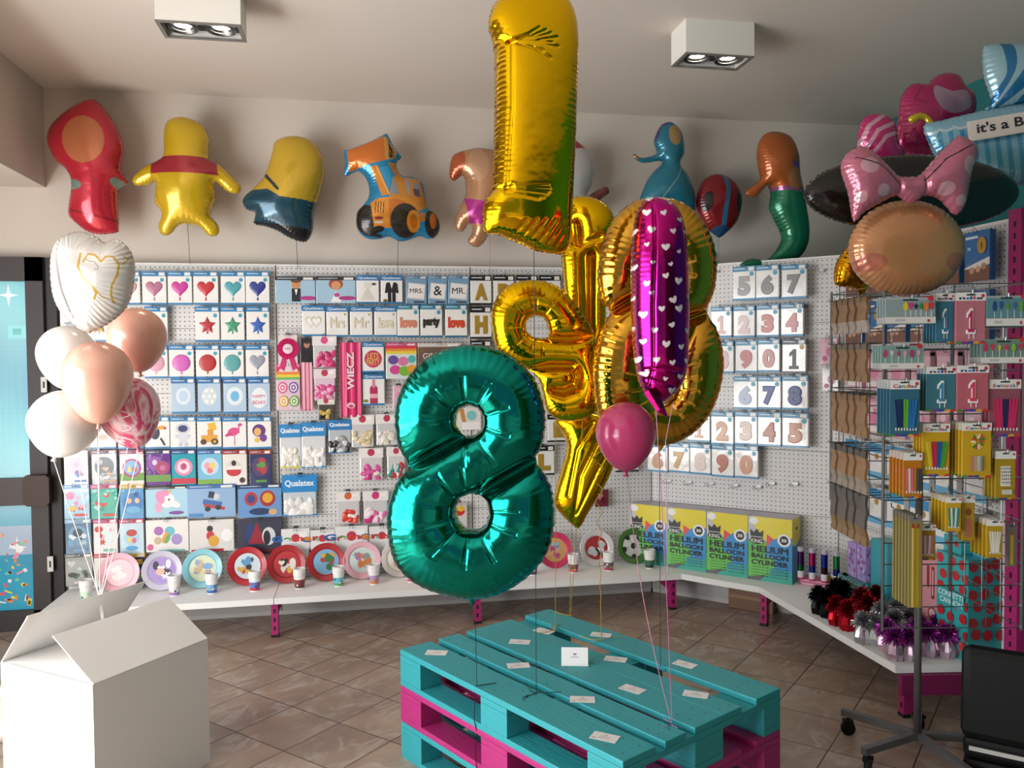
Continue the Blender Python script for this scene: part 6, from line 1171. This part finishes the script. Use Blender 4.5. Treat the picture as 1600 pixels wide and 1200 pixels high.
sbox(1279, 914, .19, .085, .018, -pi/4, 'flat_pink_box', 'flat pink box under the confetti tubes, lower', 'd05a90', front=PBX); r = sbox(1279, 914, .19, .085, .018, -pi/4, 'flat_pink_box', 'flat pink box under the confetti tubes, upper', 'd8689c', front=[('rect', .5, .5, .9, .4, 'e0b8c8')]); r.location.z = SZ+.0185
# purple floral boxes, minty striped boxes, little gold tubes
FL = lambda sd: [('flower', random.Random(sd+j).uniform(.1, .9), random.Random(sd*5+j*3).uniform(.08, .92), .3, .14, ['7a4a9a', 'cdbfe0', 'b45a9a', '8f7ac0'][j % 4]) for j in range(14)]
ZG = [('rect', .12*i+.06, .5, .04, .8, 'd8dcd8', .4*(-1)**i) for i in range(8)]+[('rect', .5, .5, 1, .06, '15201f')]
for k, (y, lb) in enumerate(((4.06, 'left'), (3.975, 'right'))):
    sbox(0, 0, .078, .07, .19, -pi/2, 'purple_floral_box', f'lilac floral patterned box standing on the mint boxes, {lb} of two', 'a98fc8', front=FL(k*9), side_=FL(k*9+50), pos=(2.66, y, SZ+.1385))
for c_ in range(2):
    for zz in range(3):
        sbox(0, 0, .108, .12, .045, -pi/2, 'mint_striped_box', f'mint and black zigzag box, {["left", "right"][c_]} column, {["bottom", "middle", "top"][zz]} layer', '3f8f84', front=ZG, side_=ZG, pos=(2.655, 4.09-.11*c_, SZ+.0005+.0458*zz))
for k, (px, py) in enumerate(((1303, 905), (1311, 909), (1320, 905), (1329, 909), (1340, 905))):
    p = onshelf(px, py+6); r = empty('foil_streamer_tube', (2.665, 4.34-.036*k, SZ+.001)); tag(r, f'short {["gold", "gold", "brass", "silver", "silver"][k]} foil tube with clear cap behind the black tinsel, {["first", "second", "third", "fourth", "last"][k]} from left', 'streamer tube')
    q = MB(); q.lathe([(.0005, .0), (.015, .0), (.015, .07), (.0005, .07)], 16, 'b8982a' if k < 3 else '9a9ca0'); q.build('foil_roll', M_tinsel, r, smooth=False); q = MB(); q.lathe([(.0155, .071), (.0155, .09), (.0005, .09)], 16, 'b8bcc0'); q.build('cap', M_film, r)
def dots_(seed, n, c='b8242c', sx=.2, sy=.11):
    rr = random.Random(seed); its = []
    for i in range(n): its.append(('disc', (.14+.36*(i % 3)+.1*((i//3) % 2)+rr.uniform(-.04, .04)), .06+.135*(i//3)+rr.uniform(-.02, .02), sx, sy, c, rr.uniform(0, 1)))
    return its
p = oz(1505, 1036, SZ)
sbox(0, 0, .2, .165, .455, -pi/2, 'confetti_cannon_box', 'tall teal box with red dots lettered confetti cannon', '2fa0a4', pos=(2.675, 3.245, SZ), side_=dots_(5, 18, 'a8242c', .28, .11),
     front=dots_(3, 21, sx=.22, sy=.1)+[('rect', .5, .43, .86, .17, '2fa0a4'), ('bold', .5, .395, .78, .055, 'd8e8e8', 'CONFETTI'), ('bold', .52, .465, .7, .055, 'd8e8e8', 'CANNON')])
sbox(0, 0, .11, .12, .075, -pi/2, 'small_teal_box', 'small teal box with red dots on top of the confetti cannon box', '2fa0a4', pos=(2.68, 3.28, SZ+.456), front=[('disc', .3, .5, .3, .5, 'b8242c'), ('disc', .75, .4, .24, .4, 'b8242c')])
sbox(0, 0, .15, .13, .40, -pi/2, 'pink_party_box', 'pink box with red lettering beside the teal cannon box', 'c88a90', pos=(2.69, 3.43, SZ), front=[('rect', .4, .24, .12, .26, '8a2a34'), ('rect', .62, .3, .14, .38, '8a2a34'), ('rect', .62, .3, .05, .3, 'd8b0b4'), ('disc', .6, .66, .4, .14, '9a3a44'), ('disc', .6, .66, .28, .1, 'd8b0b4'), ('disc', .3, .84, .3, .1, 'd8a8ac')])
sbox(0, 0, .14, .1, .38, -pi/2, 'blue_party_box', 'narrow aqua box seen behind the rack wires', '3f9cab', pos=(2.70, 3.86, SZ), front=[('disc', .5, .7, .5, .1, '7ac0c8')])
# tinsel balloon weights
def weight(c1, c2):
    r = empty('tinsel_weight', (0, 0, 0)); rr = random.Random(hash(c1) % 97 if 0 else int(c1, 16) % 97)
    q = MB(); n = 14
    rings = [(.033, 0), (.037, .03), (.031, .06), (.016, .088), (.008, .1)]
    for j in range(4):
        for k in range(n):
            a0, a1 = 2*pi*k/n, 2*pi*(k+1)/n; f0, f1 = (1.12 if k % 2 else .86), (.86 if k % 2 else 1.12); (r0, z0), (r1, z1) = rings[j], rings[j+1]
            q.add([(r0*f0*cos(a0), r0*f0*sin(a0), z0), (r0*f1*cos(a1), r0*f1*sin(a1), z0), (r1*f1*cos(a1), r1*f1*sin(a1), z1), (r1*f0*cos(a0), r1*f0*sin(a0), z1)], [(0,1,2,3)], c2)
    q.add([(.02*cos(a), .02*sin(a), 0) for a in [2*pi*k/8 for k in range(8)]], [tuple(range(8))[::-1]], c2)
    q.build('wrapped_base', M_tinsel, r)
    q = MB()
    for k in range(420):
        a, e = rr.uniform(0, 2*pi), rr.uniform(-.35, 1.5); L = rr.uniform(.035, .06); d_ = Vector((cos(a)*cos(e), sin(a)*cos(e), sin(e))); s_ = d_.cross(Vector((rr.uniform(-1, 1), rr.uniform(-1, 1), rr.uniform(-1, 1)))).normalized()*.0019
        b0 = Vector((0, 0, .095)); p1 = b0+d_*L*.6; p2 = b0+d_*L+Vector((0, 0, -.012 if e < .6 else 0)); tw = s_.cross(d_)
        q.add([tuple(b0-s_), tuple(b0+s_), tuple(p1+s_+tw*.5), tuple(p1-s_-tw*.5)], [(0,1,2,3)], c1); q.add([tuple(p1-s_-tw*.5), tuple(p1+s_+tw*.5), tuple(p2+tw), tuple(p2-tw)], [(0,1,2,3)], c1)
    q.build('tinsel_burst', M_tinsel, r); return r
def weights(cname, c1, c2, spots):
    first = None
    words_ = ['first', 'second', 'third', 'fourth', 'fifth', 'sixth', 'seventh', 'eighth', 'ninth', 'tenth', 'eleventh', 'twelfth']
    spots = sorted(spots)
    for k, (px, py) in enumerate(spots):
        p = oz(px, py, SZ); lb = f'{cname} tinsel balloon weight on the right shelf, {words_[k]} of its colour from left'
        if first is None: first = weight(c1, c2); first.location = (p.x, p.y, SZ); tag(first, lb, 'balloon weight', 'tinsel balloon weights on the right shelf')
        else: dup(first, (p.x, p.y, SZ), k*1.1, lb)
weights('black', '0c0c0e', '1a1a1e', [(1279, 958), (1292, 964), (1306, 945), (1322, 937), (1340, 930), (1318, 950)])
weights('red', '9c1420', 'c01c2c', [(1306, 976), (1324, 984), (1346, 962), (1370, 958), (1394, 956), (1356, 974)])
weights('silver', 'b8b9bc', 'd8d9dc', [(1348, 1004), (1368, 1006), (1378, 985), (1402, 982), (1428, 978), (1452, 978), (1398, 1000), (1420, 996)])
weights('purple', 'b044ac', 'e2c4d8', [(1398, 1030), (1420, 1030), (1450, 1024), (1478, 1026), (1502, 1026), (1436, 1010), (1465, 1010), (1490, 1010), (1384, 1016)])
# black case at the right edge
p = oz(1630, 1200, 0)
r = empty('black_case', (2.45, 2.60, 0), -.75); tag(r, 'open black plastic tool case standing at the right edge', 'case')
q = MB(); q.cbox(-.24, -.16, .10, .24, .0, .18, .02, '0b0f0f').cbox(-.24, -.16, .0, .24, .16, .10, .02, '12302f'); q.build('case_base', M_plast, r)
q = MB(); q.cbox(-.25, .0, .0, .25, .07, .34, .03, '0b0d0e'); q.M = Matrix.Identity(4); o = q.build('lid', M_plast, r); o.location = (0, -.16, .17); o.rotation_euler = (-.1, 0, 0)
q = MB(); q.box(-.22, -.166, .135, .22, -.161, .15, 'c8c8c6'); q.build('white_cloth_edge', M_print, r)
# brown carton under the angled shelf
r = empty('cardboard_box', (2.42, 4.78, 0), -pi/4); tag(r, 'brown cardboard carton lying in the dark under the angled shelf', 'cardboard box'); MB().cbox(-.14, -.09, 0, .14, .09, .15, .003, '7a5438').build('carton', M_print, r); MB().box(-.14, -.0915, .07, .14, -.0905, .09, '9a7450').build('tape', M_print, r)
